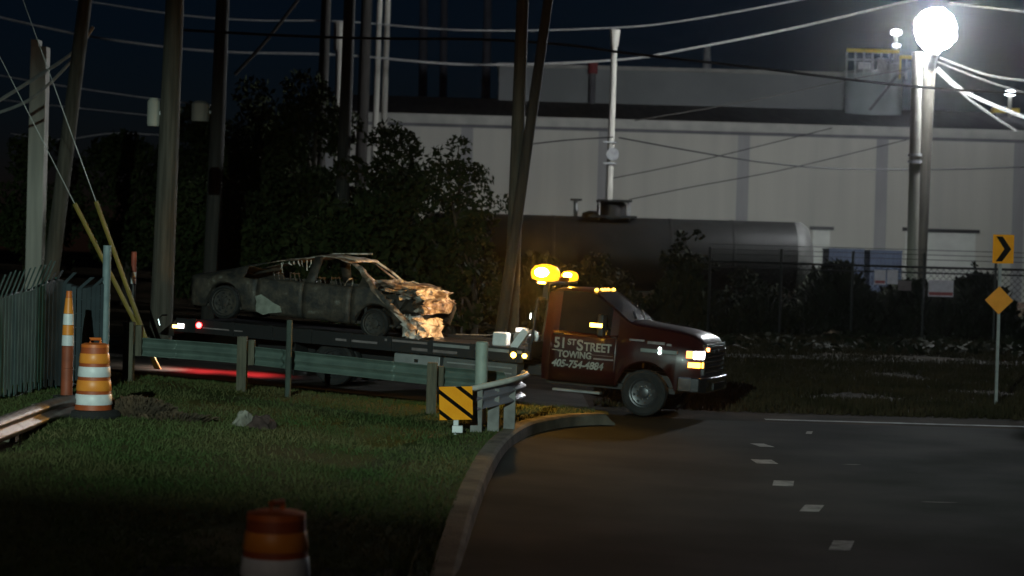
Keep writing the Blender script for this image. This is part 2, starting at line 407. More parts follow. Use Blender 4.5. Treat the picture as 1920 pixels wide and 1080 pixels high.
tag(tri_mesh('grass', grass_blades(60000, 4), 3, M_BLADE), 'short dim green grass covering the verge behind the kerb', 'grass', kind='stuff')

def rough_grass(n, seed):
    r = np.random.default_rng(seed); px = 1120 + 900 * r.random(n); d = 36.5 + 32 * r.random(n); x = (px - 960) / FPX * d
    keep = np.array([noise.noise(V((a * .45, b * .35, 2.0))) for a, b in zip(x, d)]) > -.32; x, d = x[keep], d[keep]; k = len(x)
    z = np.array([hbase(a, b) for a, b in zip(x, d)]) - .04; t = r.random(k) * 2 * np.pi; w = .012 + .016 * r.random(k)
    v = np.zeros((k, 3, 3)); v[:, 0, 0] = x - np.cos(t) * w; v[:, 0, 1] = d - np.sin(t) * w; v[:, 1, 0] = x + np.cos(t) * w; v[:, 1, 1] = d + np.sin(t) * w
    v[:, 0, 2] = v[:, 1, 2] = z; v[:, 2, 0] = x + .05 * r.standard_normal(k); v[:, 2, 1] = d + .05 * r.standard_normal(k); v[:, 2, 2] = z + .05 + .14 * r.random(k)
    return v.reshape(-1, 3)
tag(tri_mesh('dry_grass', rough_grass(80000, 6), 3, mat('dry_blade', (.055, .042, .024), (.030, .028, .015), rough=.95, scale=.7, spec=.02)), 'sparse dry brown grass on the dirt beyond the road', 'grass', kind='stuff')

# ------------------------------------------------------------------ warehouse
WY = 115.0
def warehouse():
    root = empty('warehouse', (16, WY, 0))
    tag(root, 'long pale windowless warehouse with dock doors behind the railway', 'warehouse')
    zt = [W(700, 211, WY).z, W(1900, 244, WY).z]; ZT = sum(zt) / 2
    x_p = [GX(px, WY) - 16 for px in (610, 868, 1126, 1387, 1647, 1905, 2163, 2420)]
    for i in range(len(x_p) - 1):
        MB().bb(x_p[i] + 0.36, x_p[i+1] - 0.36, 0, 0.5, -1, ZT - 0.55).build('wall_panel', M_WALL, root)
    for x in x_p:
        MB().bb(x - 0.36, x + 0.36, 0.05, 0.6, -1, ZT - 0.55).build('pilaster', M_PILW, root)
    MB().bb(x_p[0] - .6, x_p[-1] + .6, -0.12, 0.7, ZT - 0.545, ZT).build('coping', M_COPE, root)
    MB().bb(x_p[0] - .6, x_p[-1] + .6, -0.06, -0.001, ZT - 0.75, ZT - 0.56).build('gutter', M_PIL, root)
    # pitched dark roof up to a ridge
    zr = W(820, 182, 136).z
    m = MB(); n = 60; xa, xb = x_p[0] - .6, x_p[-1] + .6
    m.quad((xa, .705, ZT - .05), (xb, .705, ZT - .05), (xb, 21, zr), (xa, 21, zr)).quad((xa, 21, zr), (xb, 21, zr), (xb, 40, ZT - 1), (xa, 40, ZT - 1))
    rf = m.build('roof', M_ROOF, root)
    # set-back upper storey
    x0, x1 = GX(925, 134) - 16, GX(1600, 134) - 16
    z0, z1 = W(1200, 205, 134).z, W(1250, 127, 134).z
    up = MB().bb(x0, x1, 19, 30, z0 - 2, z1 - .25).build('upper_wall', M_UPPER, root)
    MB().bb(x0 - .15, x1 + .05, 18.8, 30.2, z1 - .245, z1).build('upper_coping', M_COPE, up)
    MB().tube([(GX(1101, 133) - 16, 18.6, z0 - 1), (GX(1101, 133) - 16, 18.6, z1 - .6)], 0.22, 10).build('vent_pipe', M_PIL, up)
    MB().tube([(GX(1101, 133) - 16, 18.6, z1 - .6), (GX(1101, 133) - 16, 18.6, z1 + .25)], 0.34, 10).build('vent_cap', mat('red_cap', (0.28, 0.05, 0.05), None), up)
    MB().tube([(GX(1316, 133) - 16, 18.9, z1), (GX(1316, 133) - 16, 18.9, z1 + 1.6)], [0.32, 0.2], 10).build('roof_vent', M_STEEL, up)
    # dock doors: sectional doors with dark lintels
    for (pa, pb, pt, n) in ((1521, 1553, 431, 6), (1695, 1722, 433, 5), (1735, 1826, 436, 5)):
        xa, xb = GX(pa, WY) - 16, GX(pb, WY) - 16; zt_ = W((pa + pb) / 2, pt, WY).z
        d = empty('dock_door', (0, 0, 0), parent=root)
        MB().bb(xa - .2, xb + .2, -0.28, -0.002, zt_, zt_ + .2).build('lintel', M_BLACK, d)
        hgt = zt_ + 0.4
        for k in range(n):
            zb = zt_ - hgt * (k + 1) / n
            MB().bb(xa, xb, -0.09 - .008 * (k % 2), -0.002, zb + .03, zt_ - hgt * k / n - .002).build('panel', M_DOOR, d)
    return root
warehouse()

# rooftop tank with yellow-railed platform, small lamps
def roof_tank():
    d = 131.0; c = W(1637, 205, d); r = (GX(1690, d) - GX(1585, d)) / 2; zt = W(1637, 141, d).z
    root = empty('rooftop_tank', c); tag(root, 'pale steel tank with yellow railed platform on the warehouse roof', 'tank')
    z1 = zt - c.z
    MB().lathe([(r, -3), (r, z1 - .1), (r * .98, z1)], n=36).build('shell', M_TEAL, root, smooth=True)
    MB().lathe([(r * 1.06, z1 + .01), (r * 1.06, z1 + .18), (r * .2, z1 + .2)], n=36).build('deck_plate', M_STEEL, root, smooth=True)
    # stair, a dark diagonal bar
    MB().bar((-.6, -r * .98 - .3, -.2), (1.3, -r * .85 - .35, z1), .5, .12).build('stair', M_PIL, root)
    za = W(1620, 98, d).z - c.z; xa, xb, xc = GX(1566, d) - c.x, GX(1662, d) - c.x, GX(1690, d) - c.x
    zb = W(1676, 110, d).z - c.z
    MB().bb(xa, xb, -r - .05, -r + .06, za - .22, za).build('handrail', M_YELR, root)
    MB().bb(xb + .02, xc, -r - .05, -r + .06, zb - .2, zb).build('handrail', M_YELR, root)
    MB().bb(xa, xb, -r - .02, -r + .04, (za + z1) / 2, (za + z1) / 2 + .1).build('midrail', M_STEEL, root)
    for k in range(7):
        x = xa + (xb - xa) * k / 6
        MB().bb(x - .05, x + .05, -r - .01, -r + .03, z1 - .4, za - .22).build('post', M_STEEL, root)
    for k in range(3):
        x = xb + .1 + (xc - xb - .15) * k / 2
        MB().bb(x - .05, x + .05, -r - .01, -r + .03, z1 - .4, zb - .2).build('post', M_YELR if k == 0 else M_STEEL, root)
    for (x, w, h) in ((-1.0, .9, .5), (.2, .7, .8), (1.0, .8, .5)):
        MB().bb(x - w/2, x + w/2, -r + .2, -r + .9, z1 + .19, z1 + .19 + h).build('pump_unit', M_STEEL, root, bevel=.05)
    return root
roof_tank()

def small_mast(px, py_top, py_bot, d, label, s=14.0, lower=None):
    b = W(px, py_bot, d); t = W(px, py_top, d); root = empty('mast_light', b); tag(root, label, 'lamp')
    h = t.z - b.z
    MB().tube([(0, 0, -0.5), (0, 0, h - .12)], .12, 8).build('mast', M_POLEL, root)
    MB().lathe([(.12, h - .12), (.36, h - .05), (.33, h + .16), (.1, h + .26)], n=14).build('lamp_head', emit('mast_glow', (0.85, 0.92, 1.0), s), root, smooth=True)
    if lower:
        hz = W(px, lower, d).z - b.z
        MB().bb(-.25, .25, -.34, -.13, hz - .08, hz + .08).build('lower_lamp', emit('mast_glow2', (0.85, 0.92, 1.0), 5.0), root)
    return root
small_mast(1678, 62, 140, 131.0, 'small white lamp on a short mast above the yellow railed platform', lower=86)
small_mast(1893, 176, 215, 131.0, 'small white lamp above the yellow platform at the right frame edge')
c = W(1893, 208, 131.5)
pf = empty('roof_platform', c); tag(pf, 'small yellow roof platform under a white lamp at right frame edge', 'platform')
MB().bb(-1.2, .6, -.3, .3, -.16, .16).build('rail', M_YELR, pf)
MB().bb(-1.0, .5, -.25, .25, -2.6, -.165).build('support', M_PIL, pf)

# ------------------------------------------------------------------ railway tank car
def tank_car():
    d = 80.0; s = FPX / d; R = 1.55; cx = GX(1143, d); xr = GX(1506, d)
    ztop = W(1143, 407, d).z; half = xr - cx
    root = empty('rail_tank_car', (cx, d, 0)); tag(root, 'grey railway tank car with a hatch platform standing before the warehouse', 'tank car')
    zc = ztop - R
    Mx = Matrix.Translation((0, 0, zc)) @ Matrix.Rotation(math.radians(90), 4, 'Y')
    prof = [(0.05, -half), (R * .55, -half + .06), (R * .85, -half + .25), (R, -half + .6), (R, half - .5), (R * .99, half - .45)]
    MB().lathe(prof, Mx, n=40).build('tank', M_TANK, root, smooth=True)
    MB().lathe([(R * 1.004, half - .47), (R * 1.01, half - .2), (R * .86, half + .1), (R * .5, half + .28), (.05, half + .3)], Mx, n=40).build('end_cap', M_TANKW, root, smooth=True)
    for k in (-.62, -.3, .3, .62):
        MB().lathe([(R * 1.004, half * k - .06), (R * 1.012, half * k - .05), (R * 1.012, half * k + .05), (R * 1.004, half * k + .06)], Mx, n=40).build('strap', M_TANK, root, smooth=True)
    # hatch and walkway frame
    zt = W(1150, 378, d).z
    MB().lathe([(.62, ztop - .15), (.62, ztop + .5), (.5, ztop + .62)], n=18).build('hatch_dome', M_BLACK, root, smooth=True)
    MB().bb(-.62, .80, -.7, .7, zt - .02, zt + .06).build('platform_roof', M_BLACK, root)
    for x in (-.55, .72):
        for y in (-.65, .65): MB().tube([(x, y, ztop - .3), (x, y, zt - .021)], .035, 6).build('platform_post', M_STEEL, root)
    MB().bb(-1.0, 1.0, -1.0, 1.0, ztop - .05, ztop + .05).build('walkway', M_BLACK, root)
    x = GX(1075, d) - cx
    MB().bb(x - .22, x + .25, -.3, .3, zt, zt + .07).build('valve_cover', M_BLACK, root)
    MB().tube([(x + .02, 0, ztop - .2), (x, 0, zt - .005)], .09, 8).build('valve_pipe', M_STEEL, root)
    MB().lathe([(.5, ztop - .2), (.45, ztop + .15), (.2, ztop + .24)], Matrix.Translation((-.0 + x + .75, .2, 0)), n=14).build('manway', M_BLACK, root, smooth=True)
    MB().bb(-half - .6, half + .6, -.4, .4, zc - R - .25, zc - R + .1).build('underframe', M_BLACK, root)
    gz = hbase(cx, d)
    for k in (-.78, .78):
        for q in (-.9, .9):
            Mw = Matrix.Translation((half * k + q, -.72, gz + .62)) @ Matrix.Rotation(math.radians(90), 4, 'X')
            MB().lathe([(.46, -.07), (.46, .07)], Mw, n=20).build('wheel', M_RAILST, root, smooth=True)
    MB().bb(half + .35, half + .6, -.6, -.3, zc - R - .1, zc - R + 1.0).build('brake_wheel_post', M_YELP, root)
    return root
tank_car()
m = MB()
for y in (79.25, 80.75):
    m2 = MB().bb(-60, 80, y - .04, y + .04, hbase(0, y) - .05, hbase(0, y) + .16); m.v += m2.v if not m.v else []; 
    o = m2.build('rail_track', M_RAILST); tag(o, 'rusty steel rail under the tank car, %s of the pair' % ('nearer' if y < 80 else 'farther'), 'rail', 'rails of the track')

# blue containers by the docks
for (pa, pb, pt, lab) in ((1553, 1619, 466, 'blue steel container between the narrow dock door and another container'), (1630, 1690, 469, 'blue steel container just behind the double pole')):
    d = 104.0; xa, xb = GX(pa, d), GX(pb, d); zt = W((pa + pb) / 2, pt, d).z; zb = hbase(xa, d)
    root = empty('container', ((xa + xb) / 2, d, zb)); tag(root, lab, 'container', 'blue containers at the docks')
    w = (xb - xa) / 2; h = zt - zb
    MB().bb(-w, w, 0, 2.2, 0.1, h - .1).build('body', M_BLUE, root)
    MB().bb(-w - .02, w + .02, -.04, 2.24, h - .095, h).build('top_rail', M_BLUE, root)
    for k in range(8):
        x = -w + .1 + (2 * w - .2) * k / 7; MB().bb(x - .05, x + .05, -.06, -.001, .15, h - .12).build('rib', M_BLUE, root)

# ------------------------------------------------------------------ poles, lamps and wires
def to_ground(p0, p1):
    dz = p1 - p0; g = hbase(p1.x, p1.y) - 0.3
    return p0 + dz * ((g - p0.z) / dz.z)
def pole(a, b, d, w, m, label, group=None, name='utility_pole', taper=0.85, extend=True, cat='pole'):
    p0, p1 = W(a[0], a[1], d), W(b[0], b[1], d)
    if a[1] <= 0: p0 = p0 + (p0 - p1).normalized() * 2.5
    base = to_ground(p0, p1) if extend else p1
    root = empty(name, base); tag(root, label, cat, group)
    r = w * d / FPX / 2
    MB().tube([V((0, 0, 0)), (p0 - base) * .5, p0 - base], [r / taper, r, r * taper], 12).build('shaft', m, root, smooth=True)
    return root, base, p0, r
G = 'utility poles among the trees'
pA, bA, tA, rA = pole((328, 0), (304, 560), 41.0, 38, M_POLE, 'thick brown timber pole rising from behind the tow truck tail', G)
pB, bB, tB, rB = pole((160, 0), (100, 480), 46.0, 28, M_POLE, 'leaning brown timber pole behind the slatted fence', G)
pC, bC, tC, rC = pole((418, 0), (396, 520), 56.0, 28, M_DARKP, 'dark timber pole just right of the thickest pole', G)
pole((612, 0), (600, 300), 75.0, 20, M_DARKP, 'dim thin pole left of the short capped post, over the trees', G)
pF, bF, tF, rF = pole((638, 42), (632, 320), 88.0, 16, M_POLEL, 'pale capped post ending below the upper wire, among the trees', G)
MB().tube([tF - bF + V((0, 0, -1.3)), tF - bF], [rF * 1.35, rF * 1.5], 12).build('cap', M_POLEL, pF)
pole((656, 0), (640, 420), 60.0, 24, M_DARKP, 'black timber pole beside the pale capped post', G)
pole((688, 0), (676, 330), 95.0, 22, M_DARKP, 'dim brown pole immediately left of the twin steel poles', G)
pole((712, 0), (703, 260), 100.0, 12, M_POLEL, 'pale steel pole, left one of the close twin pair', G, name='steel_pole')
pole((727, 0), (719, 260), 100.0, 12, M_POLEL, 'pale steel pole, right one of the close twin pair', G, name='steel_pole')
G2 = 'grey masts behind the warehouse roof'
M_MAST = mat('grey_mast', (0.11, 0.115, 0.14), (0.085, 0.09, 0.11), rough=0.8, scale=1)
for (a, b, w, lab) in ((795, 791, 17, 'grey mast behind the roof ridge, right of the twin poles'), (833, 829, 15, 'thin grey mast, middle of three behind the roof ridge'), (915, 908, 17, 'grey mast behind the roof beside the upper storey corner')):
    pole((a, 0), (b, 300), 165.0, w, M_MAST, lab, G2, name='distant_mast')
pJ, bJ, tJ, rJ = pole((980, 0), (962, 500), 47.0, 25, M_POLE, 'upright brown timber pole directly behind the amber beacon', G)
pole((1028, 0), (968, 420), 46.2, 20, M_DARKP, 'slanting timber brace pole leaning against the pole behind the beacon', G, name='brace_pole')
pK, bK, tK, rK = pole((1153, 56), (1141, 400), 88.0, 13, M_POLEL, 'pale flat-topped pole standing alone before the warehouse wall', G)
MB().tube([tK - bK + V((0, 0, -.75)), tK - bK], [rK * 1.1, rK * 1.6], 12).build('cap', M_POLEL, pK)
z = W(1153, 290, 88).z - bK.z
MB().lathe([(.30, -.12), (.30, .12)], Matrix.Translation((.12, -.25, z)) @ Matrix.Rotation(math.radians(90), 4, 'X'), n=18).build('meter_box', M_STEEL, pK, smooth=True)
for zz in (.55, -.42): MB().bb(-.3, .32, -.3, .0, z + zz - .05, z + zz + .05).build('bracket', M_STEEL, pK)
# transformers
for (pp, bb_, px, py, d, w) in ((pA, bA, 288, 212, 41.0, 24), (pC, bC, 376, 210, 56.0, 34)):
    c = W(px, py, d) - bb_; r = w * d / FPX / 2
    MB().lathe([(r * .9, -.28), (r, -.22), (r, .24), (r * .6, .32)], Matrix.Translation(c), n=16).build('transformer', M_POLEL, pp, smooth=True)
    MB().bar(c, (0, c.y, c.z), .06, .08).build('transformer_arm', M_STEEL, pp)
# pale square tower
p0, p1 = W(76, 88, 52), W(72, 250, 52); b = to_ground(p0, p1)
root = empty('pale_column', b); tag(root, 'wide pale column crossed by slanting cables behind the leaning pole', 'column')
h = p0.z - b.z
MB().box((0, 0, h / 2), (.44, .44, h)).build('shaft', M_POLEL, root, bevel=.03)
MB().box((-.11, 0, h + .06), (.2, .4, .24)).build('broken_top', M_POLEL, root)
# yellow guy guards
for (a, b, lab) in (((140, 382), (246, 590), 'yellow plastic guy-wire guard, lower-left one of two meeting at ground'), ((180, 378), (256, 588), 'yellow plastic guy-wire guard, upper-right one of two meeting at ground')):
    d = 37.5; p0, p1 = W(*a, d), W(*b, d); g = to_ground(p0, p1); root = empty('guy_guard', g); tag(root, lab, 'guy guard', 'yellow guy guards')
    MB().tube([V((0, 0, 0)), p0 - g], .045, 8).build('guard_tube', M_YELP, root, smooth=True)
    up = (p0 - g).normalized()
    MB().tube([p0 - g, p0 - g + up * 6], .008, 5).build('guy_wire', M_WIRE, root)
# red and white delineator far left
g = ground(250, 40.0); root = empty('delineator_post', g); tag(root, 'slim red and white marker post behind the guardrail, left of thick pole', 'marker post')
za, zb_, zc_ = (W(250, y, 40).z - g.z for y in (472, 510, 532))
MB().tube([(0, 0, zb_), (0, 0, za)], .055, 10).build('red_section', mat('faded_red', (.40, .09, .05), None), root, smooth=True)
MB().tube([(0, 0, zc_), (0, 0, zb_ - .002)], .056, 10).build('white_section', M_WHITEB, root, smooth=True)
MB().tube([(0, 0, -.1), (0, 0, zc_ - .002)], .05, 10).build('stem', M_BLACK, root, smooth=True)

# the bright lamp on twin poles
LD = 75.0
def flood_lamp():
    lc = W(1753, 56, LD)
    root, base, t0, r = pole((1720, 98), (1711, 470), LD, 21, M_POLEL, 'pale lamp pole with a band, left one of the bright lamp pair', name='lamp_pole', taper=.95)
    z = W(1713, 297, LD).z - base.z; ax = (t0 - base).normalized()
    for q in (-.13, .13): MB().tube([ax * (z + q - .05), ax * (z + q + .05)], r * 1.25, 14).build('band', M_WHITEB, root)
    pole2, b2, t2, r2 = pole((1745, 96), (1726, 470), LD + .6, 24, M_POLE, 'darker timber pole carrying the blazing white lamp', name='lamp_pole', taper=.9)
    rad = 40 * LD / FPX
    c = lc - b2
    spots = [(0, 0, .76)] + [(.52 * math.cos(math.radians(30 * k + 9)), .56 * math.sin(math.radians(30 * k + 9)), .29 + .02 * (k % 3)) for k in range(12)]
    for (x, z, r) in spots:       # heads spread wide, the lamp's glare put into their shape
        prof = [(r * .1, -r * .62)] + [(r * math.cos(a), r * .62 * math.sin(a)) for a in [math.radians(k) for k in range(-80, 81, 8)]] + [(r * .1, r * .62)]
        Ms = Matrix.Translation(c + V((x, -.15 * (1 - abs(z)), z))) @ Matrix.Rotation(math.radians(78), 4, 'X')
        MB().lathe(prof, Ms, n=44).build('lamp_head', emit('flood_white', (0.93, 0.97, 1.0), FLOOD), pole2, smooth=True)
    MB().bb(c.x - .6, c.x + .6, c.y + .35, c.y + .42, c.z - .05, c.z + .05).build('crossarm', M_STEEL, pole2)
    MB().tube([t2 - b2 - V((0, 0, .8)), c + V((0, 0, -rad * 1.0))], [.16, .22], 10).build('lamp_bracket', M_STEEL, pole2)
FLOOD = 690.0
flood_lamp()

def wire(pts, d, w, m, label, name='overhead_wire', cat='wire'):
    P = [W(x, y, dd) for (x, y), dd in zip(pts, d if isinstance(d, (list, tuple)) else [d] * len(pts))]
    dm = sum(p.y for p in P) / len(P)
    o = MB().tube(smooth_path(P, 8), w * dm / FPX / 2, 6).build(name, m, smooth=True)
    return tag(o, label, cat, 'overhead wires')
wire([(100, -8), (330, 27), (480, 38), (640, 40), (880, 57), (1150, 52), (1300, 36), (1530, -6)], 97, 3.2, M_WIRE, 'topmost pale wire sagging across the sky and passing the capped post')
wire([(-10, 30), (150, 65), (310, 88), (440, 98), (640, 103), (880, 121), (1150, 113), (1300, 90), (1500, 50), (1720, -2)], 95, 4.6, M_WIRE, 'thicker pale wire sagging across the sky just below the topmost wire')
wire([(-10, 140), (130, 163), (300, 187), (420, 200)], 92, 3.0, M_WIRE, 'pale wire ending near the transformer on the thickest pole')
wire([(-10, 186), (150, 203), (300, 218), (420, 226)], 92, 2.4, M_WIRE, 'faint wire below the transformer left of the thickest pole')
wire([(20, 250), (110, 262), (210, 250), (310, 254)], 92, 2.4, M_WIRE, 'lowest faint wire crossing behind the leaning pole at left')
wire([(340, 56), (520, 66), (700, 72), (900, 74), (1060, 84), (1180, 100), (1400, 125), (1600, 150), (1760, 166), (1960, 178)], 54, 5.5, M_WIREB, 'black cable running across the masts and upper storey to the lamp poles')
wire([(-10, 194), (60, 150), (140, 96), (175, 50)], 47, 7, M_WIRE, 'upper of two thick slanting cables crossing the pale column')
wire([(-10, 214), (50, 190), (100, 150), (150, 96)], 47.6, 6, M_WIRE, 'lower of two thick slanting cables crossing the pale column')
wire([(565, -8), (500, 75), (440, 140)], 70, 7, M_DARKP, 'dim slanting guy cable above the dark trees', name='guy_cable')
wire([(1780, 6), (1850, 14), (1960, 27)], 81, 4.5, M_WIRED, 'pale wire leaving the bright lamp toward the upper right corner')
wire([(1758, 128), (1800, 166), (1860, 196), (1960, 235)], 80, 7.5, M_WIRE, 'thickest brightly lit cable descending right from the bright lamp')
wire([(1762, 108), (1850, 140), (1930, 152)], 80, 4.5, M_WIRED, 'upper lit wire sagging right from under the bright lamp')
wire([(1758, 116), (1850, 152), (1935, 178)], 80.5, 3.5, M_WIRED, 'middle lit wire sagging right from under the bright lamp')
wire([(1752, 130), (1820, 188), (1905, 246)], 79, 5, M_WIRED, 'steep grey guy wire dropping right of the lamp poles to the roof line', name='guy_cable')
wire([(980, 272), (1060, 263), (1150, 257)], 86, 2.6, M_WIREB, 'dark wire on the warehouse wall ending at the flat-topped pole')
wire([(1160, 258), (1290, 282), (1420, 303), (1560, 316), (1750, 318), (1960, 312)], 84, 2.8, M_WIREB, 'dark wire sagging across the warehouse wall toward the lamp poles')
wire([(1150, 334), (1250, 314), (1350, 292), (1560, 240)], 90, 2.0, M_WIREB, 'upper faint slanting wire low on the warehouse wall')
wire([(1180, 374), (1300, 350), (1470, 318), (1700, 262)], 90, 2.0, M_WIREB, 'lower faint slanting wire low on the warehouse wall')
wire([(1190, 226), (1400, 190), (1580, 152), (1710, 128)], 92, 2.0, M_DARKP, 'faint wire slanting over the dark roof to the lamp')

# ------------------------------------------------------------------ far chain-link fence, signs
def far_fence():
    d = 68.0; root = empty('chain_link_fence', (GX(1600, d), d, 0)); tag(root, 'dark chain-link fence with top rails along the railway', 'fence')
    x0, x1 = GX(1330, d) - root.location.x, GX(2000, d) - root.location.x
    def z(py): return W(1690, py, d).z
    zt, zb = z(500), hbase(10, d)
    MB().tube([(x0, 0, zt), (x1, 0, zt)], .045, 6).build('top_rail', M_BLACK, root)
    MB().tube([(x0, 0, zt - .2), (x1, 0, zt - .2)], .03, 6).build('second_rail', M_BLACK, root)
    for k in range(3): MB().tube([(x0, 0, z(468) + .02 + k * -.17), (x1, 0, z(468) + k * -.17)], .012, 5).build('barbed_strand', M_BLACK, root)
    n = 6
    for k in range(n):
        x = x0 + (x1 - x0) * k / (n - 1); MB().tube([(x, 0, zb - .2), (x, 0, zt + .5)], .05, 8).build('post', M_BLACK, root)
    m = MB(); s = 0.22; H = zt - zb
    k = x0 - H
    while k < x1:
        for sg in (1, -1):
            a, b = (k, zb), (k + H, zt)
            if sg < 0: a, b = (k, zt), (k + H, zb)
            t0 = max(0, (x0 - a[0]) / H); t1 = min(1, (x1 - a[0]) / H)
            if t1 > t0: m.tube([(a[0] + H*t0, .01*sg, a[1] + (b[1]-a[1])*t0), (a[0] + H*t1, .01*sg, a[1] + (b[1]-a[1])*t1)], .008, 3, caps=False)
        k += s
    o = m.build('wire_mesh', mat('mesh_wire', (.012, .012, .015), None, rough=1.0, spec=0.0), root); tag(o, kind='stuff')
far_fence()
for (x0, y0, x1, y1, band, lab) in ((1640, 506, 1660, 534, True, 'small white notice with red lower band, left of a pair on far fence'), (1664, 506, 1683, 533, False, 'small pale notice, right of a pair on the far fence'), (1684, 526, 1708, 545, False, 'dim low notice beside the pair of white notices on far fence'), (1741, 525, 1787, 557, True, 'large pinkish notice board on far fence beyond the lamp poles')):
    d = 67.85; a, b = W(x0, y0, d), W(x1, y1, d); c = (a + b) / 2; w, h = b.x - a.x, a.z - b.z
    root = empty('notice_sign', c); tag(root, lab, 'sign', 'notices on the far fence')
    MB().bb(-w/2, w/2, -.012, .012, -h/2, h/2).build('plate', M_SIGNW if x0 != 1684 else mat('dim_notice', (.20, .14, .16), None), root)
    if band: MB().bb(-w/2 + .02, w/2 - .02, -.018, -.0125, -h * .42, -h * .22).build('printed_band', M_SIGNR, root)

# chevron and orange signs on the right
def road_signs():
    d = 40.0; g = ground(1874, d); root = empty('sign_post', g); tag(root, 'slim steel post carrying the chevron and orange diamond signs', 'sign post')
    top = W(1880, 440, d).z - g.z
    MB().bb(-.03, .03, -.03, .03, -.2, top).build('post', M_STEEL, root)
    def frame(px, py): return W(px, py, d) - V((0, .05, 0))
    c = frame(1880, 467); r = empty('chevron_sign', c); tag(r, 'yellow sign with black chevron pointing right above the orange diamond', 'sign')
    tilt = Matrix.Rotation(math.radians(90), 4, 'X')
    w, h = .44, .60
    MB().prism([(-w/2, -h/2), (w/2, -h/2), (w/2, h/2), (-w/2, h/2)], tilt, .006).build('plate', M_YEL, r, bevel=.002)
    MB().prism([(-.155, .26), (-.02, .26), (.165, 0), (-.02, -.26), (-.155, -.26), (.02, 0)], Matrix.Translation((0, -.0085, 0)) @ tilt, .003).build('chevron', M_SIGNB, r)
    c = frame(1872, 563); r = empty('diamond_sign', c); tag(r, 'orange diamond sign under the yellow chevron sign', 'sign')
    q = .295
    MB().prism([(0, -q), (q, 0), (0, q), (-q, 0)], tilt, .006).build('plate', M_ORSIGN, r, bevel=.002)
road_signs()

# ------------------------------------------------------------------ guardrails
PROF = [(0, 0), (.01, .018), (.075, .06), (.075, .10), (.0, .145), (.0, .167), (.075, .212), (.075, .252), (.01, .294), (0, .312)]
def w_beam(path, ztop, m, parent, origin, flip=1):
    """sections of W-beam along path (list of Vectors in plan)"""
    sp = smooth_path(path, 60); L = [0]
    for i in range(1, len(sp)): L.append(L[-1] + (sp[i].xy - sp[i-1].xy).length)
    nsec = max(1, round(L[-1] / 1.9)); bounds = [L[-1] * k / nsec for k in range(nsec + 1)]
    for k in range(nsec):
        mb = MB(); rows = 0
        for i, p in enumerate(sp):
            if L[i] < bounds[k] - 1e-6 or L[i] > bounds[k+1] + .10: continue
            d = (sp[min(i+1, len(sp)-1)] - sp[max(i-1, 0)]); d.z = 0; d.normalize(); nr = V((d.y, -d.x, 0)) * flip
            off = 0.004 * (k % 2)
            for (o, z) in PROF:
                q = p + nr * (o + off); mb.v.append((q.x - origin.x, q.y - origin.y, ztop(p) - .312 + z - origin.z))
            rows += 1
        n = len(PROF)
        for r in range(rows - 1):
            for j in range(n - 1): mb.f.append((r*n+j, r*n+j+1, (r+1)*n+j+1, (r+1)*n+j))
        if rows > 1:
            o = mb.build('rail', m, parent, smooth=True, normals=False, angle=60)
            sd = o.modifiers.new('thick', 'SOLIDIFY'); sd.thickness = 0.006
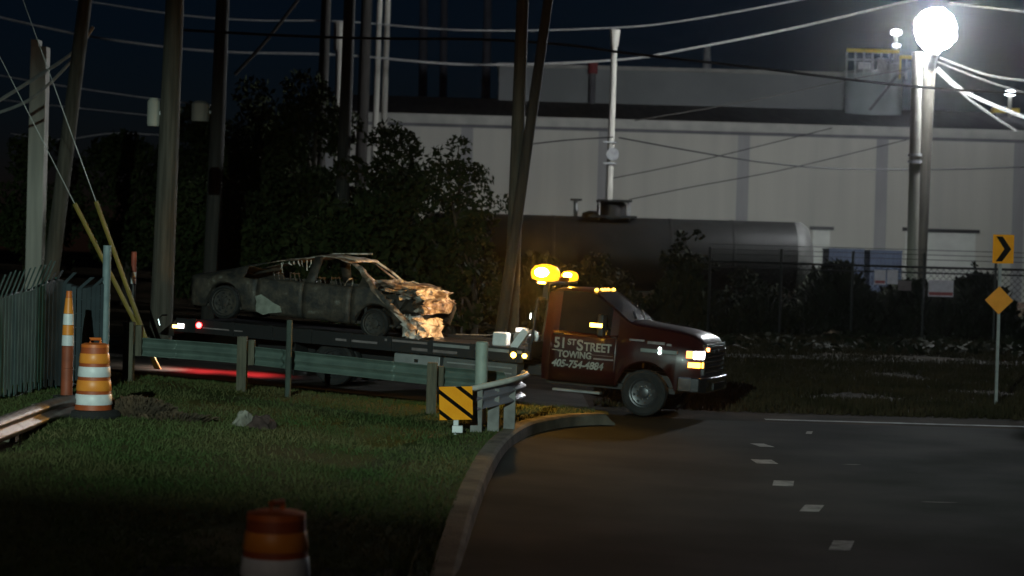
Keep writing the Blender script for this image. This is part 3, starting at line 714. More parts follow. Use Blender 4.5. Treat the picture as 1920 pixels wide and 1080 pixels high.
def guardrails():
    a = V((GX(120, 33.0), 33.0, 0)); b = V((GX(460, 31.9), 31.9, 0)); c = V((GX(815, 30.4), 30.4, 0)); e = V((GX(950, 29.8), 29.8, 0))
    org = V((c.x, c.y, hverge(c.x, c.y)))
    root = empty('guardrail', org); tag(root, 'long greenish steel guardrail on timber posts in front of the tow truck', 'guardrail')
    zt = lambda p: hverge(p.x, p.y) + .74
    w_beam([a, V((GX(245, 32.6), 32.6, 0)), b, c, e], zt, M_RAIL, root, org, flip=-1)
    for px, d, top, w in ((245, 32.35, 1.0, .17), (458, 31.65, .90, .16), (815, 30.12, .80, .16)):
        g = ground(px, d, True) - org
        po = MB().bb(g.x - w/2, g.x + w/2, g.y - .1, g.y + .1, g.z - .3, g.z + top).build('post', M_WOODP, root, bevel=.012)
        MB().bb(g.x - w/2 - .0, g.x + w/2 + .1, g.y + .101, g.y + .26, g.z + .42, g.z + top - .06).build('block', M_WOODP, po, bevel=.01)
    # end post, pale
    g = ground(907, 28.9, True) - org; z0 = W(907, 640, 28.9).z - org.z
    MB().lathe([(.095, g.z - .2), (.095, z0 - .02), (.07, z0)], Matrix.Translation((g.x, g.y, 0)), n=16).build('end_post', mat('pale_post', (.34, .40, .35), (.26, .31, .27), rough=.6), root, smooth=True)
    # nose that curls back to the camera
    n0 = V((GX(965, 29.4), 29.4, 0)); n1 = V((GX(992, 28.6), 28.6, 0)); n2 = V((GX(950, 27.75), 27.75, 0)); n3 = V((GX(880, 27.3), 27.3, 0))
    nose = [V((GX(986, 29.2), 29.2, 0)), n1, V((GX(978, 28.1), 28.1, 0)), n2, n3]
    org2 = V((n2.x, n2.y, hverge(n2.x, n2.y)))
    r2 = empty('guardrail_end', org2); tag(r2, 'curled guardrail end with amber-lit top edge beside the striped marker', 'guardrail')
    za_, zb_ = W(882, 733, 27.3).z, W(992, 704, 28.6).z
    zt2 = lambda p: za_ + (zb_ - za_) * min(1.05, max(0, (p.x - n3.x) / (n1.x - n3.x)))
    w_beam(nose, zt2, mat('end_rail', (.26, .24, .28), (.17, .16, .19), rough=.42, metal=.4, scale=3), r2, org2, flip=1)
    tp = [V((q.x - org2.x, q.y - org2.y, zt2(q) + .012 - org2.z)) for q in smooth_path(nose, 10)]
    MB().tube(tp, .042, 10).build('catchlight_pipe', mat('catchlight_pale', (.62, .60, .55), (.46, .44, .40), rough=.6), r2, smooth=True)  # added pale pipe, there only to catch amber light along the rail top
    for px, d in ((900, 27.5), (932, 27.75), (962, 28.0)):
        g = ground(px, d, True) - org2
        MB().bb(g.x - .085, g.x + .085, g.y - .02, g.y + .18, g.z - .3, g.z + .62).build('post', mat('grey_post', (.22, .22, .21), (.14, .14, .135), rough=.85), r2, bevel=.012)
    # low rail at far left
    pts = [V((GX(150, 25.6), 25.6, 0)), V((GX(105, 25.0), 25.0, 0)), V((GX(50, 23.6), 23.6, 0)), V((GX(-60, 21.2), 21.2, 0))]
    pz = lambda p: W(140, 741, 25.5).z + (25.5 - p.y) * -.018
    org3 = V((pts[1].x, pts[1].y, hverge(pts[1].x, pts[1].y)))
    r3 = empty('low_guardrail', org3); tag(r3, 'low guardrail with amber-lit edge at the foot of the slatted fence', 'guardrail')
    w_beam(pts, pz, mat('low_rail', (.22, .20, .20), (.13, .11, .11), rough=.45, metal=.35, scale=4), r3, org3, flip=-1)
    for px, d in ((128, 25.65), (72, 24.6), (20, 23.2)):
        g = ground(px, d, True) - org3; zt_ = pz(V((0, d, 0))) - org3.z
        MB().bb(g.x - .08, g.x + .08, g.y + .09, g.y + .27, g.z - .4, zt_ - .05).build('post', M_WOODP, r3, bevel=.01)
guardrails()
# thin pole by the rail
g = ground(545, 31.2, True); o = MB().tube([(0, 0, -.2), (0, 0, W(545, 600, 31.2).z - g.z)], .05, 8).build('thin_post', mat('dull_green_post', (.055, .075, .062), None), smooth=True)
o.location = g; tag(o, 'thin dark upright post in front of the guardrail below the wrecked car', 'post')

# striped object marker
def marker():
    d = 27.0; g = ground(862, d, True); root = empty('object_marker', g); tag(root, 'square yellow and black striped marker sign at the guardrail end', 'sign')
    c = W(855, 756, d) - g; q = .235
    M = Matrix.Translation(c) @ Matrix.Rotation(math.radians(-2.5), 4, 'Y') @ Matrix.Rotation(math.radians(90), 4, 'X')
    MB().prism([(-q, -q), (q, -q), (q, q), (-q, q)], M, .006).build('plate', M_YEL, root, bevel=.002)
    def clip(poly, lo, hi):
        out = []
        for sgn, lim in ((1, hi), (-1, -lo)):
            src = poly if not out else out; res = []
            for i in range(len(src)):
                a, b = src[i], src[(i+1) % len(src)]
                fa, fb = sgn * (a[0] * .8 + a[1]) - lim, sgn * (b[0] * .8 + b[1]) - lim
                if fa <= 0: res.append(a)
                if fa * fb < 0:
                    t = fa / (fa - fb); res.append((a[0] + (b[0]-a[0])*t, a[1] + (b[1]-a[1])*t))
            out = res
        return out
    M2 = Matrix.Translation(c + V((0, -.0095, 0))) @ Matrix.Rotation(math.radians(-2.5), 4, 'Y') @ Matrix.Rotation(math.radians(90), 4, 'X')
    for k in (-.30, -.02, .26):
        pl = clip([(-q, -q), (q, -q), (q, q), (-q, q)], k - .034, k + .034)
        if len(pl) > 2: MB().prism(pl, M2, .003).build('black_stripe', M_SIGNB, root)
    MB().bb(-.035, .035, .02, .07, -.2, c.z + q).build('post', M_STEEL, root)
    MB().bb(-.05, .10, -.06, .06, .03, .13).build('reflector_base', M_WHITEB, root, bevel=.01)
marker()

# ------------------------------------------------------------------ slatted fence at left
def slat_fence():
    nodes = [(-60, 25.6, 590), (0, 27.0, 560), (55, 28.4, 545), (105, 29.6, 526), (150, 29.9, 540), (196, 30.2, 531)]
    org = ground(196, 30.2, True); root = empty('slatted_fence', org); tag(root, 'green slatted privacy fence with leaning slat tops at the left edge', 'fence')
    P = [W(px, py, d) - org for px, d, py in nodes]
    sp = smooth_path(P, 10)
    MB().tube(sp, .03, 8).build('top_rail', M_BLACK, root, smooth=True)
    L = [0]
    for i in range(1, len(sp)): L.append(L[-1] + (sp[i].xy - sp[i-1].xy).length)
    s = 0.0; k = 0
    while s < L[-1] - .05:
        i = max(j for j in range(len(L)) if L[j] <= s); i = min(i, len(sp) - 2)
        t = (s - L[i]) / (L[i+1] - L[i]); p = sp[i].lerp(sp[i+1], t); d = (sp[i+1] - sp[i]); d.z = 0; d.normalize()
        wpos = p + org; gz = hverge(wpos.x, wpos.y) - org.z
        frac = s / L[-1]; corner = sstep(.70, .74, frac)
        lo = gz + (.02 if k % 3 else .14) + .05 * RNG.random()
        nrm = V((d.y, -d.x, 0)); o = nrm * (.036 + .004 * (k % 2))
        w = .075; a = p + o - d * w / 2; b = p + o + d * w / 2
        mb = MB(); th = nrm * .006
        ext = (.46 + .12 * RNG.random()) * (1 - .55 * corner) * (1.0 if k % 3 == 0 else .06)
        lean = d * ext * .85 + V((0, .1, 0)) * ext
        zt = p.z - .01
        A = [V((a.x, a.y, lo)), V((b.x, b.y, lo)), V((b.x, b.y, zt)), V((a.x, a.y, zt)), V((a.x, a.y, zt)) + lean + V((0, 0, ext * .72)), V((b.x, b.y, zt)) + lean + V((0, 0, ext * .72))]
        B = [q + th for q in A]; mb.v = [tuple(q) for q in A + B]
        mb.f = [(0,1,2,3), (3,2,5,4), (9,8,7,6), (10,11,8,9), (0,6,7,1), (1,7,8,2), (2,8,11,5), (5,11,10,4), (4,10,9,3), (3,9,6,0)]
        mb.build('slat', M_FENCE_SHADE if corner > .5 else M_FENCE, root)
        s += .082; k += 1
    for px, d, py in ((105, 29.68, 520), (20, 27.6, 552)):
        g = ground(px, d, True) - org; zt = W(px, py, d).z - org.z
        MB().tube([(g.x, g.y + .06, g.z - .2), (g.x, g.y + .06, zt)], .035, 10).build('line_post', M_FENCE, root, smooth=True)
    zt = W(196, 460, 30.2).z - org.z
    MB().tube([(.03, .0, -.3), (.03, .0, zt)], .065, 12).build('end_post', mat('end_post_paint', (.20, .26, .27), (.15, .20, .21), rough=.6), root, smooth=True)
    for k in range(7):
        pp = [q + V((0, -.015, -.18 - k * .22)) for q in sp]
        MB().tube(pp, .006, 4).build('tension_wire', M_STEEL, root)
slat_fence()

# ------------------------------------------------------------------ traffic drums and tube
def drum(px, d, label, scale=1.0, rz=0.0, base=None):
    g = ground(px, d, True); root = empty('traffic_drum', g, rz); tag(root, label, 'traffic drum', 'orange and white traffic drums')
    s = scale
    rad = lambda z: (.285 - .092 * z) * s
    MB().lathe([(.36, 0), (.37, .03), (.33, .09), (.29 * s, .10)], n=24).build('rubber_base', M_RUB, root, smooth=True)
    MB().lathe([(rad(z), z) for z in (.102, .30, .50, .70, .93)], n=28).build('body', mat('drum_orange', (.42, .085, .02), (.32, .06, .015), rough=.55, scale=5), root, smooth=True)
    for (z0, z1, nm, mm) in ((.17, .31, 'white_band', M_WHITEB), (.355, .495, 'orange_band', M_ORBAND), (.54, .675, 'white_band', M_WHITEB), (.72, .85, 'orange_band', M_ORBAND)):
        MB().lathe([(rad(z0) + .002, z0), (rad(z0) + .007, z0 + .008), (rad(z1) + .007, z1 - .008), (rad(z1) + .002, z1)], n=28, closed=False).build(nm, mm, root, smooth=True, angle=50)
    MB().lathe([(.205 * s, .931), (.20 * s, .97), (.15 * s, .985), (.05, .99)], n=24).build('top_cap', M_ORANGE, root, smooth=True)
    MB().tube([(-.07, 0, .98), (-.07, 0, 1.04), (.07, 0, 1.04), (.07, 0, .98)], .022, 8).build('handle', M_ORANGE, root, smooth=True)
    return root
drum(181, 25.6, 'orange and white traffic drum beside the slatted fence', .90, .4)
drum(530, 13.2, 'orange and white traffic drum nearest the camera, cut by the frame bottom', 1.0, 1.1)
def cone_tube():
    d = 28.2; g = ground(130, d, True); root = empty('channelizer_tube', g); tag(root, 'tall slim orange and white channelizer cone in front of slatted fence', 'cone')
    def z(py): return W(130, py, d).z - g.z
    rows = [(690, 648, .085, .085, mat('brown_orange', (.30, .07, .03), None)), (648, 628, .09, .086, M_WHITEB), (628, 609, .085, .08, M_ORBAND), (609, 588, .08, .074, M_WHITEB), (588, 558, .072, .05, M_ORBAND), (558, 545, .045, .04, M_ORANGE)]
    for (a, b, r0, r1, m) in rows:
        MB().lathe([(r0, z(a)), (r1, z(b) - .004)], n=18).build('white_band' if m is M_WHITEB else 'orange_band', m, root, smooth=True)
    MB().lathe([(.088, .05), (.086, z(690) - .003)], n=18).build('lower_stem', mat('brown_orange', (.30, .07, .03), None), root, smooth=True)
    MB().lathe([(.21, -.02), (.21, .04), (.1, .05)], n=8).build('base', M_RUB, root)
cone_tube()

# litter and rubble on the grass
def rock(name, px, d, size, m, label, seed, cat='rubble'):
    g = ground(px, d, True); bm = bmesh.new(); bmesh.ops.create_icosphere(bm, subdivisions=3, radius=1)
    for v in bm.verts:
        n = noise.noise(v.co * 1.3 + V((seed, 0, 0))) * .45 + noise.noise(v.co * 3.5 + V((0, seed, 0))) * .18
        v.co = V((v.co.x * size[0], v.co.y * size[1], max(-.2, v.co.z) * size[2])) * (1 + n)
    me = bpy.data.meshes.new(name); bm.to_mesh(me); bm.free(); me.materials.append(m)
    o = link(bpy.data.objects.new(name, me)); o.location = g + V((0, 0, size[2] * .15)); tag(o, label, cat); return o
rock('rubble_chunk', 463, 25.6, (.13, .12, .20), M_ROCK, 'pale chunk of rubble lying on the grass before the guardrail', 2.0)
rock('rubble_chunk', 497, 25.5, (.17, .14, .15), M_ROCKD, 'dark reddish chunk of rubble beside the pale one on grass', 5.0)
def weeds(px, d, w, h, n, m, label, name='weed_clump', verge=True, seed=1, cat='weeds', leaf=.05):
    g = ground(px, d, verge); r = np.random.default_rng(seed); v = np.zeros((n, 4, 3))
    a = r.random(n) * 2 * np.pi; rad = w * np.sqrt(r.random(n)); base = np.stack([np.cos(a) * rad, np.sin(a) * rad * .6], 1)
    hh = h * (.35 + .65 * r.random(n)) * (1 - .6 * (rad / w) ** 2); t = r.random(n) * 2 * np.pi
    dv = np.stack([np.cos(t), np.sin(t)], 1) * (leaf * (.3 + .5 * r.random(n)))[:, None]
    ln = r.standard_normal((n, 2)) * .25 * hh[:, None] + base * .3
    v[:, 0, :2] = base - dv * .4; v[:, 1, :2] = base + dv * .4
    v[:, 2, :2] = base + ln + dv * .7; v[:, 3, :2] = base + ln - dv * .7
    v[:, 0:2, 2] = -.02; v[:, 2, 2] = hh; v[:, 3, 2] = hh * .93
    o = tri_mesh(name, v.reshape(-1, 3), 4, m); o.location = g; return tag(o, label, cat)
weeds(262, 26.0, .42, .30, 2600, M_WEED, 'brown dead weed clump right of the traffic drum by the fence', seed=3)
weeds(330, 25.8, .5, .12, 400, M_WEED, 'low brown weed patch on the grass below the guardrail', seed=5)

# ------------------------------------------------------------------ vegetation
def leaf_cloud(centers, radii, per, size, seed, squash=.8):
    r = np.random.default_rng(seed); out = []
    for c, rd in zip(centers, radii):
        n = int(per * rd * rd); u = r.standard_normal((n, 3)); u /= np.linalg.norm(u, axis=1)[:, None]
        p = np.array(c) + u * (rd * (0.35 + .65 * r.random(n) ** .5))[:, None] * np.array([1, 1, squash])
        a = r.standard_normal((n, 3)); a /= np.linalg.norm(a, axis=1)[:, None]
        b = np.cross(a, r.standard_normal((n, 3))); b /= np.linalg.norm(b, axis=1)[:, None] + 1e-9
        s = (size * (.5 + .8 * r.random(n)))[:, None]; a = a * s; b = b * s * .45
        q = np.stack([p - a, p + b * 1.0, p + a, p - b * 1.0], 1); out.append(q.reshape(-1, 3))
    return np.concatenate(out)
def tree(px, d, top, halfw, label, seed, clumps=26, name='tree', low=.12, m=M_LEAF, size=.13, per=430, shift=0.0, trunk=True, group='dark trees behind the tow truck'):
    g = ground(px, d); H = W(px, top, d).z - g.z; Wd = halfw * d / FPX; r = random.Random(seed)
    root = empty(name, g); tag(root, label, 'tree' if trunk else 'bush', group)
    cs, rs = [], []
    while len(cs) < clumps:
        x, y, z = (r.uniform(-1, 1) for _ in range(3))
        if x*x + y*y + z*z > 1: continue
        t = (z + 1) / 2; wmod = math.sin(math.pi * min(1, .12 + t * .86)) ** .5
        cs.append((x * Wd * wmod * .88 + shift * t, y * Wd * .7 * wmod, H * (low + (1 - low) * t) - .15 * H * t * .3))
        rs.append(Wd * r.uniform(.22, .40))
    pts = leaf_cloud(cs, rs, per, size, seed); pts[:, 2] = np.maximum(pts[:, 2], .02)
    o = tri_mesh('crown', pts, 4, m); o.parent = root
    if trunk:
        mb = MB(); mb.tube([(0, 0, -.3), (.05, 0, H * .25), (-.05, .05, H * .5), (0, 0, H * .82)], [H * .028, H * .022, H * .014, H * .004], 8)
        for k in range(min(12, clumps)):
            c = V(cs[k]); s0 = V((0, 0, min(H * .75, max(H * .18, c.z * .55)))); md = s0.lerp(c, .5) + V((0, 0, .15))
            mb.tube([s0, md, c], [H * .010, H * .006, H * .002], 5)
        mb.build('trunk', M_BARK, root, smooth=True)
    return root
tree(60, 60, 250, 110, 'dark tree at the left edge behind the pale column', 12, 26)
tree(235, 62, 235, 120, 'broad dark tree behind the yellow guy guards', 11, 36)
tree(375, 64, 190, 130, 'dark tree between the thickest pole and the tallest tree', 20, 44)
tree(480, 66, 145, 130, 'tall dark tree right of the thickest pole', 13, 50)
tree(585, 64, 118, 120, 'tallest dark tree, below the pale capped post', 14, 54)
tree(725, 60, 215, 115, 'dark leafy tree left of the pale warehouse wall', 15, 46)
tree(858, 55, 238, 100, 'ragged leafy tree against the left end of the warehouse wall', 16, 34, low=.2, size=.11)
tree(420, 58, 330, 150, 'dark bushy tree directly behind the wrecked car tail', 17, 40)
tree(690, 54, 370, 170, 'low dark bushy tree behind the wrecked car roof', 18, 46)
tree(890, 52, 380, 80, 'low dark bushy tree behind the winch cable', 19, 30)
G3 = 'bushes before the tank car'
tree(1285, 70, 398, 62, 'leafy bush rising in front of the tank car', 21, 18, name='bush', trunk=False, low=.05, m=M_LEAF2, group=G3)
tree(1100, 64, 470, 110, 'dark bush behind the amber beacon and cab roof', 22, 20, name='bush', trunk=False, low=.05, m=M_LEAF2, group=G3)
tree(1400, 70, 492, 80, 'low dark bush right of the truck bonnet', 23, 18, name='bush', trunk=False, low=.05, m=M_LEAF2, group=G3)
tree(1826, 70.5, 484, 30, 'small dark bush behind the far fence near the chevron sign', 24, 16, name='bush', trunk=False, low=.05, m=M_LEAF2, group=G3)
def scrub(n, seed):
    r = np.random.default_rng(seed); out = []
    px = 820 + 1160 * r.random(n); d = np.where(r.random(n) < .02, 57 + 11 * r.random(n), 68.3 + 3.5 * r.random(n))
    v = np.zeros((n, 4, 3)); x = (px - 960) / FPX * d
    z = np.array([hbase(a, b) for a, b in zip(x, d)])
    hh = np.where(d < 68.2, .22, 1.75 - .05 * (d - 68.2)) * (.25 + .75 * r.random(n)) * (1 + .5 * np.sin(x * .9) * np.sin(x * .37 + 1) + .3 * np.sin(x * 2.3))
    t = r.random(n) * 2 * np.pi; dv = np.stack([np.cos(t), np.sin(t)], 1) * (.04 + .08 * r.random(n))[:, None]; ln = r.standard_normal((n, 2)) * .18
    b = np.stack([x, d], 1); lo = np.clip(hh - .5, 0, 9)
    v[:, 0, :2] = b - dv; v[:, 1, :2] = b + dv; v[:, 2, :2] = b + ln + dv; v[:, 3, :2] = b + ln - dv
    v[:, 0, 2] = v[:, 1, 2] = z + lo; v[:, 2, 2] = z + hh; v[:, 3, 2] = z + hh * .95
    return v.reshape(-1, 3)
tag(tri_mesh('undergrowth', scrub(60000, 8), 4, M_LEAF2), 'dark scrub growing along the far chain-link fence', 'undergrowth', kind='stuff')

# ------------------------------------------------------------------ tow truck
def interp(tab, x):
    if x <= tab[0][0]: return tab[0][1]
    for (a, va), (b, vb) in zip(tab, tab[1:]):
        if x <= b: return va + (vb - va) * (x - a) / (b - a)
    return tab[-1][1]
def loft(xs, sec, tagfn, disp=None, sub=1):
    """cross-sections (half, bottom to top centre) along x; faces sorted into meshes by tagfn(x, j, side, z)"""
    rings = []
    for x in xs:
        h = sec(x); half = []
        for j in range(len(h) - 1):
            for k in range(sub):
                t = k / sub; half.append((h[j][0] + (h[j+1][0]-h[j][0])*t, h[j][1] + (h[j+1][1]-h[j][1])*t, j))
        half.append((h[-1][0], h[-1][1], len(h) - 2))
        ring = [(x, -y, z) for y, z, j in half] + [(x, y, z) for y, z, j in reversed(half[:-1])]
        js = [h_[2] for h_ in half[:-1]]; js = js + js[::-1]
        rings.append(ring)
    if disp: rings = [[tuple(disp(V(p))) for p in r] for r in rings]
    groups = {}
    n = len(rings[0])
    for i in range(len(rings) - 1):
        for j in range(n - 1):
            q = [(i, j), (i, j+1), (i+1, j+1), (i+1, j)]
            xm = (xs[i] + xs[i+1]) / 2; zm = sum(rings[a][b][2] for a, b in q) / 4
            t = tagfn(xm, js[j], -1 if j < (n-1)/2 else 1, zm)
            if t is None: continue
            mb, idx = groups.setdefault(t, (MB(), {}))
            f = []
            for k in q:
                if k not in idx: idx[k] = len(mb.v); mb.v.append(rings[k[0]][k[1]])
                f.append(idx[k])
            mb.f.append(tuple(f))
    return {k: v[0] for k, v in groups.items()}, rings

def text_mesh(body, size, m, parent, M, name='lettering', extrude=.003, bold=.0, shear=0.0, xs=1.0):
    cu = bpy.data.curves.new('lettering_curve', 'FONT'); cu.body = body; cu.size = size; cu.extrude = extrude; cu.offset = bold; cu.shear = shear
    to = bpy.data.objects.new('tmp_text', cu); link(to)
    dg = bpy.context.evaluated_depsgraph_get(); dg.update()
    me = bpy.data.meshes.new_from_object(to.evaluated_get(dg)); bpy.data.objects.remove(to)
    me.transform(M @ Matrix.Diagonal((xs, 1, 1, 1))); me.materials.clear(); me.materials.append(m)
    o = link(bpy.data.objects.new(name, me)); o.parent = parent; return o

def wheel(parent, c, r, w, rim_r, side=-1, rim_mat=None, name='wheel'):
    """wheel with axis along local y; side -1 shows its face to -y"""
    Mw = Matrix.Translation(c) @ Matrix.Rotation(math.radians(90) * (1 if side < 0 else -1), 4, 'X')
    h = w / 2
    t = MB().lathe([(rim_r, -h * .8), (r * .86, -h), (r * .97, -h * .8), (r, -h * .4), (r, h * .4), (r * .97, h * .8), (r * .86, h), (rim_r, h * .8)], Mw, n=36, closed=True).build(name, M_RUB, parent, smooth=True)
    rm = rim_mat or mat('dark_rim', (.09, .09, .095), (.05, .05, .053), rough=.35, metal=.6, scale=5)
    MB().lathe([(rim_r * 1.0, h * .78), (rim_r * .97, h * .86), (rim_r * .88, h * .80), (rim_r * .84, h * .45), (rim_r * .55, h * .30), (rim_r * .36, h * .34), (rim_r * .34, h * .62), (rim_r * .2, h * .70), (.003, h * .70)], Mw, n=32, caps=False).build('rim', rm, t, smooth=True)
    for k in range(8):
        a = 2 * math.pi * (k + .3) / 8; p = Mw @ V((rim_r * .70 * math.cos(a), rim_r * .70 * math.sin(a), h * .385))
        q = Mw @ V((rim_r * .70 * math.cos(a), rim_r * .70 * math.sin(a), h * .41))
        MB().tube([p, q], rim_r * .11, 10).build('hand_hole', M_BLACK, t)
        p = Mw @ V((rim_r * .45 * math.cos(a + .3), rim_r * .45 * math.sin(a + .3), h * .32)); q = Mw @ V((rim_r * .45 * math.cos(a + .3), rim_r * .45 * math.sin(a + .3), h * .48))
        MB().tube([p, q], rim_r * .05, 6).build('lug_nut', M_CHROME, t)
    return t

HD = (PF - PR).normalized(); UP = V((0, 0, 1)); YL = UP.cross(HD).normalized(); UP = HD.cross(YL).normalized()
TM = Matrix(((HD.x, YL.x, UP.x, 0), (HD.y, YL.y, UP.y, 0), (HD.z, YL.z, UP.z, 0), (0, 0, 0, 1)))
TORG = PF - (TM @ V((0, -1.05, 0))) + V((0, 0, .012)); TM.translation = TORG
XR = -(PF - PR).length          # rear axle

AMBER = (1.0, 0.46, 0.05)
def tow_truck():
    T = empty('tow_truck', mat=TM); tag(T, 'maroon flatbed tow truck with lit amber beacon carrying a burnt car', 'truck')
    # ---- cab
    xs = sorted(set([-1.98, -1.95, -1.88, -1.82, -1.7, -1.5, -1.3, -1.2, -1.1, -1.06, -.98, -.9, -.8, -.72, -.6, -.56, -.54, -.5, -.42, -.38, -.3, -.2, -.1, 0, .1, .2, .3, .42, .5, .54, .56, .65, .75, .85, .93, .99]))
    TOP = [(-1.98, 2.02), (-1.95, 2.08), (-1.85, 2.12), (-1.4, 2.145), (-1.2, 2.13), (-1.06, 2.09), (-.38, 1.62), (-.2, 1.59), (.5, 1.525), (.8, 1.47), (.93, 1.40), (.99, 1.32)]
    WT = [(-1.98, .74), (-1.9, .77), (-1.1, .76), (-.38, .84), (.5, .80), (1.0, .76)]
    WB = [(-1.98, .93), (-1.9, .97), (-.6, .98), (-.5, 1.0), (-.3, 1.03), (.3, 1.03), (.56, 1.01), (.75, .98), (.88, .94), (.99, .88)]
    BELT = [(-1.98, 1.40), (-.7, 1.38), (-.38, 1.42), (.75, 1.32), (1.0, 1.20)]
    def sec(x):
        zb = .50
        if abs(x) < .54: zb = max(.5, .42 + math.sqrt(max(0, .54**2 - x*x)))
        if x > .56: zb = .60
        w = interp(WB, x); zs = interp(BELT, x); zt = interp(TOP, x); wt = interp(WT, x); zs = min(zs, zt - .06)
        return [(w - .05, zb), (w, max(.78, zb + .03)), (w, max(1.0, zb + .05)), (w - .015, zs - .07), (w - .07, zs), (wt, zt), (wt - .10, zt + .035), (wt * .5, zt + .06), (0, zt + .068)]
    def tg(x, j, side, z):
        if j == 4 and -1.74 < x < -.66 : return 'glassn' if side < 0 else 'glassf'
        if j >= 6 and -1.06 < x < -.38: return 'wind'
        if j >= 5 and x > -.38: return 'hood'
        if j >= 5 and x < -1.06: return 'roof'
        if j <= 3 and -1.83 < x < -.57 and z > .55: return 'doorn' if side < 0 else 'doorf'
        if j <= 4 and x > -.57: return 'fendern' if side < 0 else 'fenderf'
        return 'cab'
    gr, rings = loft(xs, sec, tg)
    gr['cab'].quad(*rings[0]); gr['cab'].quad(*[p for p in reversed(rings[-1])])
    cab = gr['cab'].build('cab', M_RED, T, smooth=True)
    gr['roof'].build('cab_roof', M_RED, T, smooth=True)
    gr['hood'].build('bonnet', M_RED, T, smooth=True)
    for k in ('fendern', 'fenderf'): gr[k].build('fender', M_RED, T, smooth=True)
    for k in ('glassn', 'glassf'): gr[k].build('side_window', M_GLASS, T, smooth=True)
    gr['wind'].build('windscreen', M_GLASS, T, smooth=True)
    doors = []
    for k in ('doorn', 'doorf'):
        mb = gr[k]; mb.v = [(x, y * 1.008, z) for x, y, z in mb.v]
        o = mb.build('door', M_RED, T, smooth=True, normals=False); sd = o.modifiers.new('thick', 'SOLIDIFY'); sd.thickness = .02; sd.offset = 0
        doors.append(o)
    MB().box((-1.66, -1.015, 1.345), (.20, .045, .045)).build('handle', M_CHROME, doors[0], bevel=.012)
    MB().box((-.62, -1.0, 1.36), (.09, .03, .02)).build('hinge_trim', M_BLACK, T)
    # chrome lines added to give the A-pillars their highlight
    for y in (-1, 1):
        MB().tube([(-1.07, y * .70, 2.135), (-.72, y * .74, 1.90), (-.39, y * .79, 1.665)], .012, 6).build('pillar_highlight', M_CHROME, T, smooth=True)
    MB().tube([(-.30, .72, 1.655), (.1, .71, 1.62), (.4, .70, 1.59)], .008, 6).build('bonnet_edge', M_CHROME, T, smooth=True)
    for k in range(2): MB().tube([(-.38, -.4 + .6 * k, 1.70), (-.56, .0 + .6 * k, 1.83)], .008, 5).build('wiper', M_BLACK, T)
    # lettering on the near door
    X90 = Matrix.Rotation(math.radians(90), 4, 'X')
    def side(x, z, y=-.998, extra=None): return Matrix.Translation((x, y, z)) @ X90
    YD = -1.0015
    text_mesh('51', .26, M_LETTER, doors[0], side(-1.745, 1.10, YD), bold=.007, xs=.92)
    text_mesh('ST', .15, M_LETTER, doors[0], side(-1.485, 1.165, YD), bold=.005)
    text_mesh('S', .27, M_LETTER, doors[0], side(-1.31, 1.08, YD), bold=.007)
    text_mesh('TREET', .215, M_LETTER, doors[0], side(-1.17, 1.08, YD), bold=.006, xs=.86)
    MB().bb(-1.77, -1.57, YD - .003, YD + .001, 1.045, 1.06).build('stripe', M_LETTER, doors[0])
    text_mesh('TOWING', .165, M_LETTER, doors[0], side(-1.66, .935, YD), bold=.006, xs=.92)
    text_mesh('405-754-4884', .185, M_LETTER, doors[0], side(-1.765, .755, YD), bold=.006, shear=.2, xs=.93)
    MB().bb(-1.02, -.62, YD - .002, YD + .001, 1.012, 1.02).build('stripe', M_FAINT, doors[0])
    MB().bb(-.98, -.60, YD - .002, YD + .001, .935, .965).build('stripe', M_FAINT, doors[0])
    # fender decals; pale bar and glowing dots imitate reflections
    for (x0, x1, z0, z1) in ((-.32, -.04, 1.365, 1.40), (.02, .34, 1.335, 1.385), (.37, .46, 1.325, 1.365)):
        y = -interp(WB, (x0 + x1) / 2) - .004
        MB().bb(x0, x1, y - .012, y + .02, z0 - .03, z1 - .03).build('decal', M_FAINT, T)
    MB().bb(-.10, .58, -1.055, -1.02, 1.15, 1.22).build('fender_sheen', mat('sheen_grey', (.26, .28, .27), None, rough=.35), T, bevel=.01)
    for z in (1.165, 1.235): MB().lathe([(.008, -.012), (.035, 0), (.008, .012)], Matrix.Translation((.26, -1.062, z)) @ X90, n=12).build('fender_glint', emit('glint_cool', (.80, 1.0, .92), 4.0), T, smooth=True)
    # ---- nose: grille, lamps, bumper
    g = MB().bb(.92, 1.01, -.74, .74, .80, 1.36).build('grille', M_BLACK, T, bevel=.02)
    for z in (.86, .95, 1.04, 1.13, 1.30): MB().bb(1.0, 1.035, -.72, .72, z - .018, z + .018).build('grille_bar', M_CHROME, g, bevel=.008)
    MB().bb(.99, 1.05, -.78, .78, 1.185, 1.255).build('grille_bar', M_CHROME, g, bevel=.012)
    for y in (-1, 1):
        MB().bb(.96, 1.03, y * .745 - .03, y * .745 + .03, .80, 1.37).build('grille_frame', M_CHROME, g, bevel=.01)
        # headlamp wraps round the corner
        pl = [(1.005, y * .72), (.965, y * .90), (.86, y * .965), (.73, y * .99), (.73, y * .90), (.86, y * .70)]
        hl = MB().prism(pl, Matrix.Translation((0, 0, 1.085)), .165).build('headlamp', M_CHROME, T)
        MB().prism([(1.02, y * .735), (.98, y * .915), (.865, y * .985), (.865, y * .95), (.93, y * .74)], Matrix.Translation((0, 0, 1.10)), .135).build('lens', emit('head_white', (1.0, .96, 1.0), 26.0), hl)
        MB().bb(.735, .86, y * .975 - .03, y * .975 + .032, 1.11, 1.23).build('side_lamp', emit('side_orange', (1.0, .22, .05), 7.0), hl)
        MB().prism([(1.01, y * .76), (.97, y * .915), (.78, y * 1.0), (.78, y * .93), (.92, y * .76)], Matrix.Translation((0, 0, .945)), .09).build('turn_signal', emit('amber_turn', (1.0, .42, .04), 14.0), T)
